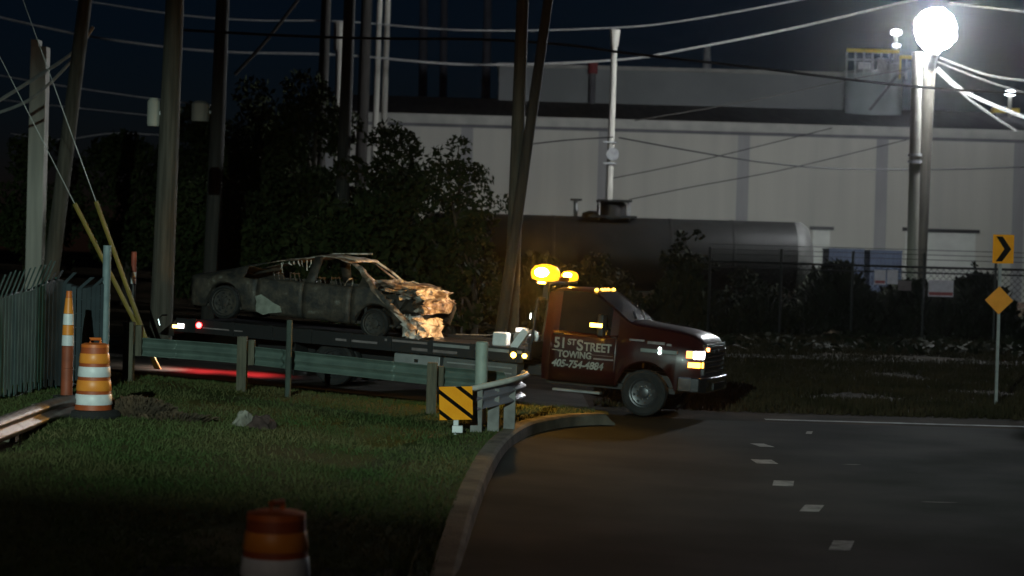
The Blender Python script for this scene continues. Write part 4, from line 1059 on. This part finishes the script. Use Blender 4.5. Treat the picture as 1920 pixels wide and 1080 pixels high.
    MB().bb(1.038, 1.06, -.72, -.60, 1.235, 1.30).build('grille_lamp', emit('amber_small', (1.0, .35, .10), 8.0), T)
    MB().bb(1.051, 1.056, -.16, .16, 1.19, 1.25).build('badge_plate', M_BLACK, T)
    bp = [(.60, -1.01), (.85, -1.0), (1.0, -.95), (1.09, -.80), (1.12, -.5), (1.13, 0), (1.12, .5), (1.09, .80), (1.0, .95), (.85, 1.0), (.60, 1.01), (.60, .90), (.86, .84), (.94, .5), (.94, -.5), (.86, -.84), (.60, -.90)]
    bu = MB().prism(bp, Matrix.Translation((0, 0, .50)), .27).build('bumper', M_CHROME, T, bevel=.025)
    MB().bb(1.125, 1.138, -.42, .42, .54, .66).build('air_intake', M_BLACK, bu)
    for y in (-.7, .7): MB().lathe([(.05, -.01), (.05, .012)], Matrix.Translation((1.10, y, .64)) @ Matrix.Rotation(math.radians(90), 4, 'Y'), n=14).build('fog_lamp', M_GLASS, bu)
    # ---- roof markers, light bar
    for y in (-.55, -.2, 0, .2, .55): MB().lathe([(.04, 0), (.035, .03), (.01, .045)], Matrix.Translation((-1.14, y, 2.165)), n=10).build('roof_marker', emit('roof_amber', (1.0, .50, .05), 10.0), T, smooth=True)
    lb = MB().bb(-2.22, -1.96, -.90, .90, 2.22, 2.27).build('light_bar', M_BLACK, T, bevel=.01)
    for y in (-.6, .6): MB().bb(-2.14, -2.04, y - .05, y + .05, 1.93, 2.219).build('bracket', M_BLACK, lb)
    for (y, r, st) in ((-.72, .27, 1.0), (.76, .17, .5)):
        bc = V((-2.09, y, 2.272 + r * .5))
        dm = MB().lathe([(r * .5, -r * .50), (r * .9, -r * .38), (r, -.02), (r * .97, r * .2), (r * .75, r * .5), (r * .3, r * .64), (.01, r * .66)], Matrix.Translation(bc), n=24).build('beacon', emit('beacon_halo', (1.0, .50, .015), 1.7), lb, smooth=True)  # dome enlarged and glowing amber to stand for the beacon's halo
        pr = [(r * .1, -r * .36)] + [(r * .56 * math.cos(a), r * .36 * math.sin(a)) for a in [math.radians(k) for k in range(-70, 71, 20)]] + [(r * .1, r * .36)]
        for sd in (-1, 1):
            MB().lathe(pr, Matrix.Translation(bc + V((0, sd * r * .62, .02))), n=18).build('flash_tube', emit('flash_%d' % int(st * 10), AMBER, BEACON * st), dm, smooth=True)
    # assumed rear-facing amber modules of the light bar, added to light the wreck
    for y in (-.55, .30):
        md = MB().bb(-2.235, -2.221, y - .10, y + .10, 2.225, 2.268).build('assumed_rear_module', emit('module_amber', AMBER, 40.0), lb)
        sp = bpy.data.lights.new('assumed_rear_beam', 'SPOT'); sp.energy = REARSPOT; sp.spot_size = math.radians(62); sp.spot_blend = .5; sp.color = (1.0, .52, .14); sp.shadow_soft_size = .05
        lo = link(bpy.data.objects.new('assumed_rear_beam', sp)); lo.parent = T
        lo.matrix_local = Matrix.Translation((-2.26, y, 2.25)) @ V((-1, .06, -.36)).to_track_quat('-Z', 'Y').to_matrix().to_4x4()
    md = MB().bb(-2.16, -2.02, -.915, -.902, 2.226, 2.266).build('side_fill_panel', emit('module_amber', AMBER, 40.0), lb)  # added amber panel and spot that light the guardrail end and kerb
    sp = bpy.data.lights.new('side_fill_beam', 'SPOT'); sp.energy = 750.0; sp.spot_size = math.radians(80); sp.spot_blend = .7; sp.color = (1.0, .48, .08); sp.shadow_soft_size = .05
    lo = link(bpy.data.objects.new('side_fill_beam', sp)); lo.parent = T
    lo.matrix_local = Matrix.Translation((-2.09, -.95, 2.245)) @ V((.18, -1, -.34)).to_track_quat('-Z', 'Y').to_matrix().to_4x4()
    for k in range(5): MB().bb(-2.20, -1.98, -.42 + k * .17, -.28 + k * .17, 2.271, 2.36).build('bar_lens', mat('amber_lens', (.55, .22, .02), None, rough=.2), lb, bevel=.01)
    # ---- mirror
    mi = MB().box((-.80, -1.21, 1.57), (.12, .22, .40)).build('mirror', M_BLACK, T, bevel=.03)
    MB().bar((-.72, -.98, 1.50), (-.79, -1.12, 1.54), .04, .05).build('mirror_arm', M_BLACK, mi)
    MB().bb(-.99, -.76, -1.345, -1.31, 1.535, 1.605).build('mirror_signal', emit('mirror_amber', (1.0, .55, .06), 16.0), mi, bevel=.01)
    mi2 = MB().box((-.80, 1.21, 1.57), (.12, .22, .40)).build('mirror', M_BLACK, T, bevel=.03)
    MB().bar((-.72, .98, 1.50), (-.79, 1.12, 1.54), .04, .05).build('mirror_arm', M_BLACK, mi2)
    # step
    for y in (-1, 1): MB().bb(-1.70, -.80, y * .97 - .09, y * .97 + .09, .315, .36).build('running_board', M_ALU, T, bevel=.01)
    MB().bb(-1.95, .5, -.70, .70, .42, .52).build('floor_pan', M_BLACK, T)
    # ---- chassis, wheels
    for y in (-.42, .42): MB().bb(XR - 1.9, .9, y - .05, y + .05, .52, .72).build('chassis_rail', M_BLACK, T)
    MB().tube([(0, -.9, .42), (0, .9, .42)], .06, 8).build('axle', M_BLACK, T); MB().tube([(XR, -.7, .44), (XR, .7, .44)], .10, 8).build('axle', M_BLACK, T)
    for y in (-1, 1):
        wheel(T, (0, y * .93, .42), .42, .24, .27, side=y)
        wheel(T, (XR, y * .98, .42), .42, .23, .27, side=y); wheel(T, (XR, y * .72, .42), .42, .23, .27, side=y)
        MB().bb(XR - .80, XR - .78, y * .84 - .30, y * .84 + .30, .12, .80).build('mud_flap', M_RUB, T)
    # ---- flatbed
    x0, x1, zd, hw = -9.75, -2.22, .97, 1.24
    dk = MB().bb(x0 + .35, x1, -hw, hw, zd - .10, zd).build('deck', M_BLACK, T)
    MB().quad((x0, -hw, zd - .30), (x0, hw, zd - .30), (x0 + .349, hw, zd), (x0 + .349, -hw, zd), ).quad((x0, -hw, zd - .30), (x0 + .349, -hw, zd), (x0 + .349, -hw, zd - .30)).quad((x0, hw, zd - .30), (x0 + .349, hw, zd - .30), (x0 + .349, hw, zd)).build('tail_ramp', M_BLACK, T)
    for y in (-1, 1):
        MB().bb(x0 + .4, x1, y * (hw + .025) - .024, y * (hw + .025) + .024, zd - .20, zd + .06).build('side_rail', M_BLACK, T)
        for k in range(9):
            x = x0 + .8 + k * .82; MB().bb(x - .05, x + .05, y * (hw + .06) - .012, y * (hw + .06) + .012, zd - .20, zd + .075).build('stake_pocket', M_BLACK, dk)
    for (xa, xb, za, zb_, mt) in ((-5.95, -5.1, -.115, -.075, M_FAINT), (-4.95, -4.1, -.04, .0, M_FAINT), (-4.0, -3.25, -.055, .0, M_ALU), (-3.15, -2.5, -.055, .0, M_ALU), (-4.4, -3.5, -.17, -.12, M_FAINT), (-8.75, -7.9, -.12, -.095, M_FAINT), (-2.45, -2.25, -.055, .0, M_ALU)):
        MB().bb(xa, xb, -hw - .058, -hw - .0495, zd + za + .02, zd + zb_ + .02).build('reflective_strip', mt, dk)
    for k in range(5):
        x = x0 + 1 + k * 1.5; MB().bb(x - .04, x + .04, -hw + .05, hw - .05, zd - .22, zd - .101).build('cross_member', M_BLACK, dk)
    # toolbox and panels under the bed
    for y in (-1, 1):
        tb = MB().bb(-4.78, -3.86, y * 1.05 - .16, y * 1.05 + .16, .26, .74).build('toolbox', M_ALU, T, bevel=.015)
        MB().bb(-4.70, -3.94, y * 1.215 - .004, y * 1.215 + .004, .32, .70).build('toolbox_door', M_ALU, tb)
        MB().bb(-4.36, -4.28, y * 1.228 - .008, y * 1.228 + .008, .60, .66).build('latch', M_CHROME, tb)
        t2 = MB().bb(-3.80, -2.35, y * 1.0 - .2, y * 1.0 + .2, .40, .74).build('side_cabinet', mat('cabinet_grey', (.13, .135, .13), (.09, .095, .09), rough=.45), T, bevel=.015)
        for k in range(3): MB().bb(-3.72, -2.45, y * 1.205 - .004, y * 1.205 + .004, .44 + k * .10, .465 + k * .10).build('cabinet_rib', M_ALU, t2)
    MB().bb(-7.6, -6.7, -.55, .55, .55, .74).build('subframe', M_BLACK, T)
    # amber side markers near the cab
    for (x, r) in ((-2.40, .052), (-2.19, .042)): MB().lathe([(r, -.01), (r, .012), (r * .5, .03)], Matrix.Translation((x, -hw - .062, .905)) @ X90, n=14).build('side_marker', emit('marker_amber', (1.0, .55, .06), 22.0), T, smooth=True)
    MB().bb(-2.50, -2.10, -hw - .05, -hw + .1, .84, .97).build('marker_bracket', M_BLACK, T)
    # headboard and winch behind the cab, lit by work lamps
    hb = MB().bb(-2.20, -2.14, -1.1, 1.1, .97, 1.15).build('headboard', M_BLACK, T)
    for y in (-1.05, -.4, .4, 1.05): MB().tube([(-2.17, y, .97), (-2.10, y, 1.95)], .03, 8).build('headboard_post', M_BLACK, hb)
    MB().tube([(-2.10, -1.05, 1.95), (-2.10, 1.05, 1.95)], .03, 8).build('headboard_bar', M_BLACK, hb)
    wi = MB().lathe([(.14, -.35), (.14, -.3), (.09, -.29), (.09, .29), (.14, .3), (.14, .35)], Matrix.Translation((-2.62, 0, 1.17)) @ X90, n=18).build('winch', M_ALU, T, smooth=True)
    MB().bb(-2.80, -2.45, -.5, .5, .975, 1.03).build('winch_base', M_ALU, wi)
    MB().bb(-2.90, -2.62, -1.12, -.88, 1.03, 1.28).build('winch_motor', M_WHITEB, wi, bevel=.03)
    MB().bar((-2.46, -1.15, 1.02), (-2.24, -1.15, 1.36), .10, .14).build('winch_lever', M_WHITEB, wi)
    MB().bb(-2.60, -2.42, -.7, -.5, 1.30, 1.37).build('tie_ring', M_WHITEB, wi)
    for (y, z) in ((-.85, 1.62), (.85, 1.62)):
        l = MB().bb(-2.24, -2.14, y - .10, y + .10, z - .06, z + .06).build('work_lamp', M_BLACK, T)
        MB().bb(-2.252, -2.241, y - .09, y + .09, z - .05, z + .05).build('lens', emit('work_white', (.90, .96, 1.0), 30.0), l)
        sp = bpy.data.lights.new('work_lamp_beam', 'SPOT'); sp.energy = WORK; sp.spot_size = math.radians(110); sp.spot_blend = .6; sp.color = (1.0, .93, .86); sp.shadow_soft_size = .05
        lo = link(bpy.data.objects.new('work_lamp_beam', sp)); lo.parent = T
        lo.matrix_local = Matrix.Translation((-2.30, y, z)) @ V((-1, 0, -.50)).to_track_quat('-Z', 'Y').to_matrix().to_4x4()
    MB().tube([(-2.62, 0, 1.26), (-3.4, -.05, 1.15), (-4.0, -.1, 1.12)], .008, 6).build('winch_cable', M_STEEL, T)
    # tail: lamps, chrome hook, red pool of light
    MB().lathe([(.055, -.01), (.055, .015), (.03, .03)], Matrix.Translation((-8.84, -hw - .052, zd - .045)) @ X90, n=16).build('tail_lamp', emit('tail_red', (1.0, .03, .03), 30.0), T, smooth=True)
    MB().bb(-8.91, -8.77, -hw - .05, -hw + .0, zd - .12, zd + .03).build('tail_lamp_box', M_BLACK, T)
    MB().bb(-9.30, -9.17, -hw - .06, -hw - .03, zd - .13, zd - .05).build('rear_lamp', emit('rear_white', (1.0, .93, .86), 12.0), T)
    MB().bb(-9.41, -9.31, -hw - .06, -hw - .03, zd - .14, zd - .08).build('rear_amber_lamp', emit('rear_amber', (1.0, .62, .15), 10.0), T)
    MB().tube([(-9.72, -hw, zd - .12), (-9.76, -hw, zd + .0), (-9.68, -hw, zd + .08), (-9.58, -hw, zd + .09)], .018, 8).build('grab_hook', M_CHROME, T, smooth=True)
    for (nm, x, y, z, col, en, tgt) in (('tail_glow', -9.25, -.4, .62, (1.0, .05, .06), TAIL, (-.05, -.1, -1)), ('tail_glow', -8.3, .1, .62, (1.0, .05, .06), TAIL, (0, -.1, -1)), ('rear_glow', -9.62, -.8, .62, (1, .9, .8), TAIL * .5, (-.45, -.1, -1))):
        sp = bpy.data.lights.new(nm, 'SPOT'); sp.energy = en; sp.spot_size = math.radians(125); sp.spot_blend = .8; sp.color = col; sp.shadow_soft_size = .05
        lo = link(bpy.data.objects.new(nm, sp)); lo.parent = T
        lo.matrix_local = Matrix.Translation((x, y, z)) @ V(tgt).to_track_quat('-Z', 'Y').to_matrix().to_4x4()
    for y in (-.85, .85):
        sp = bpy.data.lights.new('headlamp_beam', 'SPOT'); sp.energy = HEADL; sp.spot_size = math.radians(50); sp.spot_blend = .7; sp.color = (1, .96, .9); sp.shadow_soft_size = .06
        lo = link(bpy.data.objects.new('headlamp_beam', sp)); lo.parent = T
        lo.matrix_local = Matrix.Translation((1.20, y, 1.17)) @ V((1, 0, -.10)).to_track_quat('-Z', 'Y').to_matrix().to_4x4()
    return T
BEACON, WORK, TAIL, HEADL, REARSPOT = 420.0, 34.0, 230.0, 10.0, 200.0
tow_truck()

# ------------------------------------------------------------------ burnt-out car on the bed
def burnt_car():
    base = TM @ Matrix.Translation((-8.60, .06, .985)) @ Matrix.Rotation(math.radians(1.6), 4, 'Y') @ Matrix.Translation((0, 0, .07))
    C = empty('burnt_car', mat=base); tag(C, 'burnt-out sedan with crumpled front end on the tow truck bed', 'car')
    xs = [-.80 + .10 * k for k in range(0, 52)]; xs = [x for x in xs if x <= 4.21]
    BELT = [(-.8, .60), (-.65, .77), (-.3, .82), (.6, .86), (1.3, .89), (2.3, .90), (2.8, .92), (3.1, .92), (3.6, .84), (3.9, .76), (4.2, .56)]
    TOP = [(-.8, .64), (-.65, .81), (-.3, .89), (.0, .96), (.35, 1.055), (.7, 1.15), (1.0, 1.23), (1.4, 1.32), (1.8, 1.38), (2.2, 1.385), (2.5, 1.34), (3.0, 1.02), (3.4, .96), (3.8, .90), (4.0, .80), (4.2, .62)]
    WB = [(-.8, .78), (-.65, .86), (-.2, .91), (.5, .93), (2.8, .93), (3.6, .91), (3.9, .86), (4.1, .76), (4.2, .66)]
    WT = [(-.8, .62), (-.2, .72), (.4, .70), (1.0, .62), (1.5, .58), (2.2, .58), (2.5, .60), (3.05, .72), (3.7, .70), (4.2, .5)]
    def arch(x, c, r, z0): 
        return z0 + math.sqrt(max(0, r*r - (x-c)**2)) if abs(x - c) < r else 0
    def sec(x):
        zb = .20
        zb = max(zb, arch(x, 0, .40, .30), arch(x, 3.2, .40, .22))
        if x > 3.62: zb = .30
        w = interp(WB, x); zs = interp(BELT, x); zt = max(interp(TOP, x), zs + .03); wt = interp(WT, x)
        z1 = max(.36, zb + .02); z2 = max(.58, z1 + .02); z3 = max(.75, z2 + .02); zs = max(zs, z3 + .02); zt = max(zt, zs + .02)
        return [(w - .07, zb), (w - .02, z1), (w, z2), (w - .01, z3), (w - .06, zs), (wt, zt), (wt * .72, zt + .03), (0, zt + .05)]
    def tg(x, j, side, z):
        s = 'n' if side < 0 else 'f'
        if side < 0 and j <= 5 and x > 3.12 + (1.02 - z) * 1.15: return None      # near wing torn away
        if j == 4:
            if 1.70 < x < 1.88: return 'pillar' + s
            if .42 < x < 2.78: return None
        if j >= 6 and 2.54 < x < 3.04: return None
        if j == 5 and 2.54 < x < 3.04: return 'apost' + s
        if j >= 6 and .10 < x < .95: return None
        if j >= 5 and x > 3.04: return 'hood' if x < 3.9 else 'nose'
        if j >= 5 and .8 < x < 2.54: return 'roof'
        if j <= 3 and .70 < x < 1.74: return 'rd' + s
        if j <= 3 and 1.74 < x < 2.72: return 'fd' + s
        if j >= 5 and x < .10: return 'boot'
        if x > 2.72 and j <= 4: return 'fender' + s
        return 'quarter' + s
    def disp(p):
        n1 = noise.noise_vector(p * 2.3 + V((4, 1, 0))); n2 = noise.noise_vector(p * 6.0 + V((0, 7, 2)))
        f = sstep(3.0, 4.0, p.x); top = sstep(.7, 1.0, p.z)
        q = p + n1 * (.018 + .085 * f) + n2 * (.008 + .055 * f)
        q.z += f * top * (.10 * math.sin(p.x * 6.5 + p.y * 2.0) + .05 * math.sin(p.y * 7))
        q.z += .03 * math.sin(p.x * 4) * sstep(1.3, 1.4, p.z)
        return q
    gr, rings = loft(xs, sec, tg, disp, sub=3)
    spec = {'roof': ('roof', M_BURNL), 'hood': ('bonnet', M_BURNL), 'nose': ('nose', M_BURNL), 'boot': ('boot_lid', M_CHAR)}
    nm = {'apost': 'windscreen_pillar', 'quarter': 'rear_quarter', 'fender': 'fender', 'rd': 'rear_door', 'fd': 'front_door', 'pillar': 'pillar'}
    for k, mb in gr.items():
        if k in spec: n_, m_ = spec[k]
        else: n_, m_ = nm[k[:-1]], M_BURN
        if k.startswith('apost'): m_ = M_BURNL
        if k[:-1] in ('rd', 'fd'): mb.v = [(x, y * (1.012 + .006 * math.sin(x * 5)), z) for x, y, z in mb.v]
        o = mb.build(n_, m_, C, smooth=(k not in ('hood', 'nose')), normals=False, angle=32)
        sd = o.modifiers.new('thick', 'SOLIDIFY'); sd.thickness = .012; sd.offset = 0
    # pale unburnt patch low on the rear door
    n = 12; mb = MB()
    pts = []
    for k in range(n):
        a = 2 * math.pi * k / n; rr = .26 + .07 * math.sin(3 * a + 1)
        pts.append((rr * 1.1 * math.cos(a) - .0 * k, rr * .62 * math.sin(a)))
    Mp = Matrix.Translation((.96, -.962, .36)) @ Matrix.Rotation(math.radians(90), 4, 'X') @ Matrix.Rotation(math.radians(-14), 4, 'Z')
    o = mb.prism(pts, Mp, .006).build('paint_patch', mat('unburnt_paint', (.30, .32, .27), (.18, .19, .16), rough=.5, scale=7), C); o['label'] = 'pale patch of unburnt paint on the rear door'
    # floor, firewall, seats, wheel frame
    MB().bb(-.6, 3.7, -.80, .80, .22, .27).build('floor_pan', M_CHAR, C)
    MB().bb(2.95, 3.0, -.82, .82, .27, .88).build('firewall', M_CHAR, C)
    for (x, y) in ((1.95, -.36), (1.95, .36), (1.05, -.36), (1.05, .36)):
        s = MB().bb(x - .05, x + .45, y - .25, y + .25, .34, .42).build('seat', M_CHAR, C)
        for q in (-.22, 0, .22): MB().tube([(x - .02, y + q, .40), (x - .16, y + q, .85), (x - .20, y + q * .8, 1.0)], .014, 6).build('seat_frame', M_BURN, s)
        for z in (.6, .8, .98): MB().tube([(x - .08 - (z - .6) * .27, y - .22, z), (x - .08 - (z - .6) * .27, y + .22, z)], .012, 6).build('seat_spring', M_BURN, s)
    ring = [(2.36 + .05 * math.sin(a), -.36 + .18 * math.cos(a), .86 + .18 * math.sin(a)) for a in [2 * math.pi * k / 20 for k in range(21)]]
    MB().tube(ring, .014, 6).build('steering_wheel', M_BURNL, C)
    MB().tube([(2.38, -.36, .86), (2.85, -.36, .66)], .03, 8).build('steering_column', M_CHAR, C)
    MB().bb(2.62, 2.94, -.78, .78, .72, .90).build('dashboard', M_CHAR, C)
    # shreds hanging below the roof rail
    for k in range(9):
        x = .98 + .09 * k + RNG.uniform(-.02, .02); y = -.60 + .12 * RNG.random(); z = interp(TOP, x) - .03; l = RNG.uniform(.05, .22)
        MB().tube([(x, y, z), (x + RNG.uniform(-.03, .03), y, z - l * .5), (x + RNG.uniform(-.05, .05), y + .02, z - l)], RNG.uniform(.006, .014), 5).build('hanging_shred', M_ASHW, C)
    # bent screen frame on the far side, sheet of peeled roof, loose rail above
    MB().tube([(2.50, .58, 1.38), (2.80, .66, 1.22), (3.08, .72, 1.02)], .022, 8).build('screen_frame', M_ASHW, C, smooth=True)
    MB().tube([(1.75, .1, 1.46), (2.2, .05, 1.50), (2.65, .0, 1.54)], [.008, .014, .02], 8).build('loose_trim', M_ASHW, C, smooth=True)
    # peeled panel at the roof front
    m = MB(); NX, NY = 8, 10
    for i in range(NX + 1):
        for j in range(NY + 1):
            x = 2.10 + .46 * i / NX; y = -.50 + 1.12 * j / NY; z = interp(TOP, x) + .055 - .02 * (y ** 2) + .02 * noise.noise(V((x * 5, y * 5, 2)))
            m.v.append((x, y, z + .02 * i / NX))
    for i in range(NX):
        for j in range(NY): m.f.append((i*(NY+1)+j, i*(NY+1)+j+1, (i+1)*(NY+1)+j+1, (i+1)*(NY+1)+j))
    o = m.build('peeled_roof_panel', M_ASHW, C, smooth=True); sd = o.modifiers.new('thick', 'SOLIDIFY'); sd.thickness = .008
    # torn edge of the near wing, folded to face forward
    m = MB(); N = 14
    for i in range(N + 1):
        t = i / N; x = 2.62 + 1.36 * t; z = 1.27 - 1.02 * t ** 1.05 - (.05 if t > .3 else 0); wob = .03 * noise.noise(V((t * 9, 1, 0)))
        for k, (dyy, dxx, dzz) in enumerate(((-.93, 0, 0), (-.86, .05, .05), (-.76, .07, .03), (-.68, .02, -.06))):
            yy = dyy if t > .32 else dyy * (.70 + .30 * t / .32)
            m.v.append((x + dxx + wob, yy + wob * .5, z + dzz * (1 + 6 * wob) + .02 * noise.noise(V((t * 14, k * 3.1, 5)))))
    for i in range(N):
        for k in range(3): m.f.append((i*4+k, i*4+k+1, (i+1)*4+k+1, (i+1)*4+k))
    o = m.build('torn_wing_edge', M_BURNL, C, smooth=True); sd = o.modifiers.new('thick', 'SOLIDIFY'); sd.thickness = .012
    # engine bay debris, crumpled bonnet folds and hanging bumper
    def crumple(name, c, size, m, seed, amp=.35, subd=3, cut=None):
        bm = bmesh.new(); bmesh.ops.create_cube(bm, size=1); bmesh.ops.subdivide_edges(bm, edges=bm.edges, cuts=subd, use_grid_fill=True)
        for v in bm.verts:
            p = v.co.copy(); nv = noise.noise_vector(p * 2.6 + V((seed, seed * 2, 0))) * amp + noise.noise_vector(p * 6 + V((0, seed, 3))) * amp * .35
            v.co = V(((p.x + nv.x) * size[0], (p.y + nv.y) * size[1], (p.z + nv.z) * size[2])) + V(c)
        me = bpy.data.meshes.new(name); bm.to_mesh(me); bm.free(); me.materials.append(m)
        o = link(bpy.data.objects.new(name, me)); o.parent = C; return o
    crumple('bonnet_fold', (3.50, .05, .95), (.62, 1.35, .16), M_BURNL, 1.3, .42, 5)
    crumple('bonnet_fold', (3.82, .0, .88), (.42, 1.45, .20), M_ASHW, 2.6, .42, 5)
    crumple('front_panel', (4.02, .05, .68), (.26, 1.35, .24), M_BURNL, 3.1, .40, 5)
    crumple('bumper_remnant', (3.98, -.10, .22), (.26, 1.1, .32), M_ASHW, 4.4, .38, 5)
    crumple('bumper_remnant', (3.86, -.66, .26), (.26, .30, .34), M_ASHW, 5.4, .38, 4)
    crumple('engine_block', (3.5, 0, .56), (.6, 1.0, .45), M_CHAR, 6.0, .3, 4)
    crumple('wire_tangle', (3.16, .05, 1.0), (.24, 1.0, .12), M_ASHW, 7.7, .5, 4)
    for k in range(6):
        y = RNG.uniform(-.6, .6); MB().tube([(3.08 + RNG.uniform(0, .2), y, .96), (3.2 + RNG.uniform(0, .2), y + RNG.uniform(-.2, .2), 1.07), (3.5 + RNG.uniform(0, .2), y + RNG.uniform(-.2, .2), .98)], .010, 5).build('bent_strip', M_ASHW, C)
    # wheels without tyres
    for (x, z, r) in ((0, .33, .33), (3.2, .26, .29)):
        for y in (-1, 1): wheel(C, (x, y * .80, z), r, .2, r * .82, side=y, rim_mat=M_CHAR)
burnt_car()

# ------------------------------------------------------------------ assumed street lamp, unseen behind the camera, added to light the verge
def assumed_street_lamp():
    p = V((-5.5, -7.0, 0)); root = empty('assumed_street_lamp', p); tag(root, 'assumed grey street lamp beside the road behind the viewer', 'street lamp')
    MB().tube([(0, 0, -.3), (0, 0, 8.3)], [.12, .07], 12).build('column', M_STEEL, root, smooth=True)
    MB().tube([(0, 0, 8.3), (.3, .5, 8.55), (.7, 1.4, 8.6)], .05, 8).build('arm', M_STEEL, root, smooth=True)
    LP = V((.8, 1.7, 8.42)); tgt = V((0.0, 36.0, 1.2)) - (p + LP); yaw = math.atan2(-tgt.x, tgt.y)
    Rz = Matrix.Rotation(yaw, 4, 'Z'); hd = Matrix.Translation(LP) @ Rz
    def plate(y0, y1, z0, z1, x=.45):
        mb = MB(); mb.bb(-x, x, y0, y1, z0, z1); mb.v = [tuple(hd @ V(q)) for q in mb.v]; return mb
    top = plate(-.30, .55, .16, .20).build('lamp_head', M_BLACK, root)
    plate(-.30, -.26, -.20, .159).build('back_shield', M_BLACK, top)
    plate(-.259, .50, -.20, -.155).build('lower_visor', M_BLACK, top)     # added plate, cuts the beam off short of the near verge
    plate(.50, .55, -.02, .159).build('front_lip', M_BLACK, top)  # added plate that keeps the beam off the poles and tree crowns
    sp = bpy.data.lights.new('assumed_lamp_beam', 'SPOT'); sp.energy = STREET; sp.spot_size = math.radians(75); sp.spot_blend = .3; sp.color = (.74, 1.0, .90); sp.shadow_soft_size = .020
    lo = link(bpy.data.objects.new('assumed_lamp_beam', sp)); lo.parent = root
    lo.matrix_local = Matrix.Translation(LP) @ tgt.to_track_quat('-Z', 'Y').to_matrix().to_4x4()
def near_fill():       # added point light that brightens the nearest drum
    root = bpy.data.objects['assumed_street_lamp']; sp = bpy.data.lights.new('near_fill_light', 'POINT'); sp.energy = NEARFILL; sp.color = (1.0, .84, .66); sp.shadow_soft_size = .1
    lo = link(bpy.data.objects.new('near_fill_light', sp)); lo.parent = root; lo.location = (.8, 2.0, 7.95)
STREET, NEARFILL = 22000.0, 520.0
assumed_street_lamp(); near_fill()

# ------------------------------------------------------------------ thin haze added to give the lamps a glow
hz = MB().bb(-140, 160, -30, 260, -4, 60).build('haze', M_BLACK); hz.data.materials.clear()
hm = bpy.data.materials.new('glow_haze'); hm.use_nodes = True; nt = hm.node_tree; nt.nodes.remove(nt.nodes['Principled BSDF'])
pv = nt.nodes.new('ShaderNodeVolumePrincipled'); pv.inputs['Color'].default_value = (.9, .92, 1, 1); pv.inputs['Density'].default_value = 0.00011; pv.inputs['Anisotropy'].default_value = 0.96
nt.links.new(pv.outputs[0], nt.nodes['Material Output'].inputs['Volume'])
hz.data.materials.append(hm); tag(hz, 'thin added haze giving the lamps a glow', 'haze', kind='stuff')
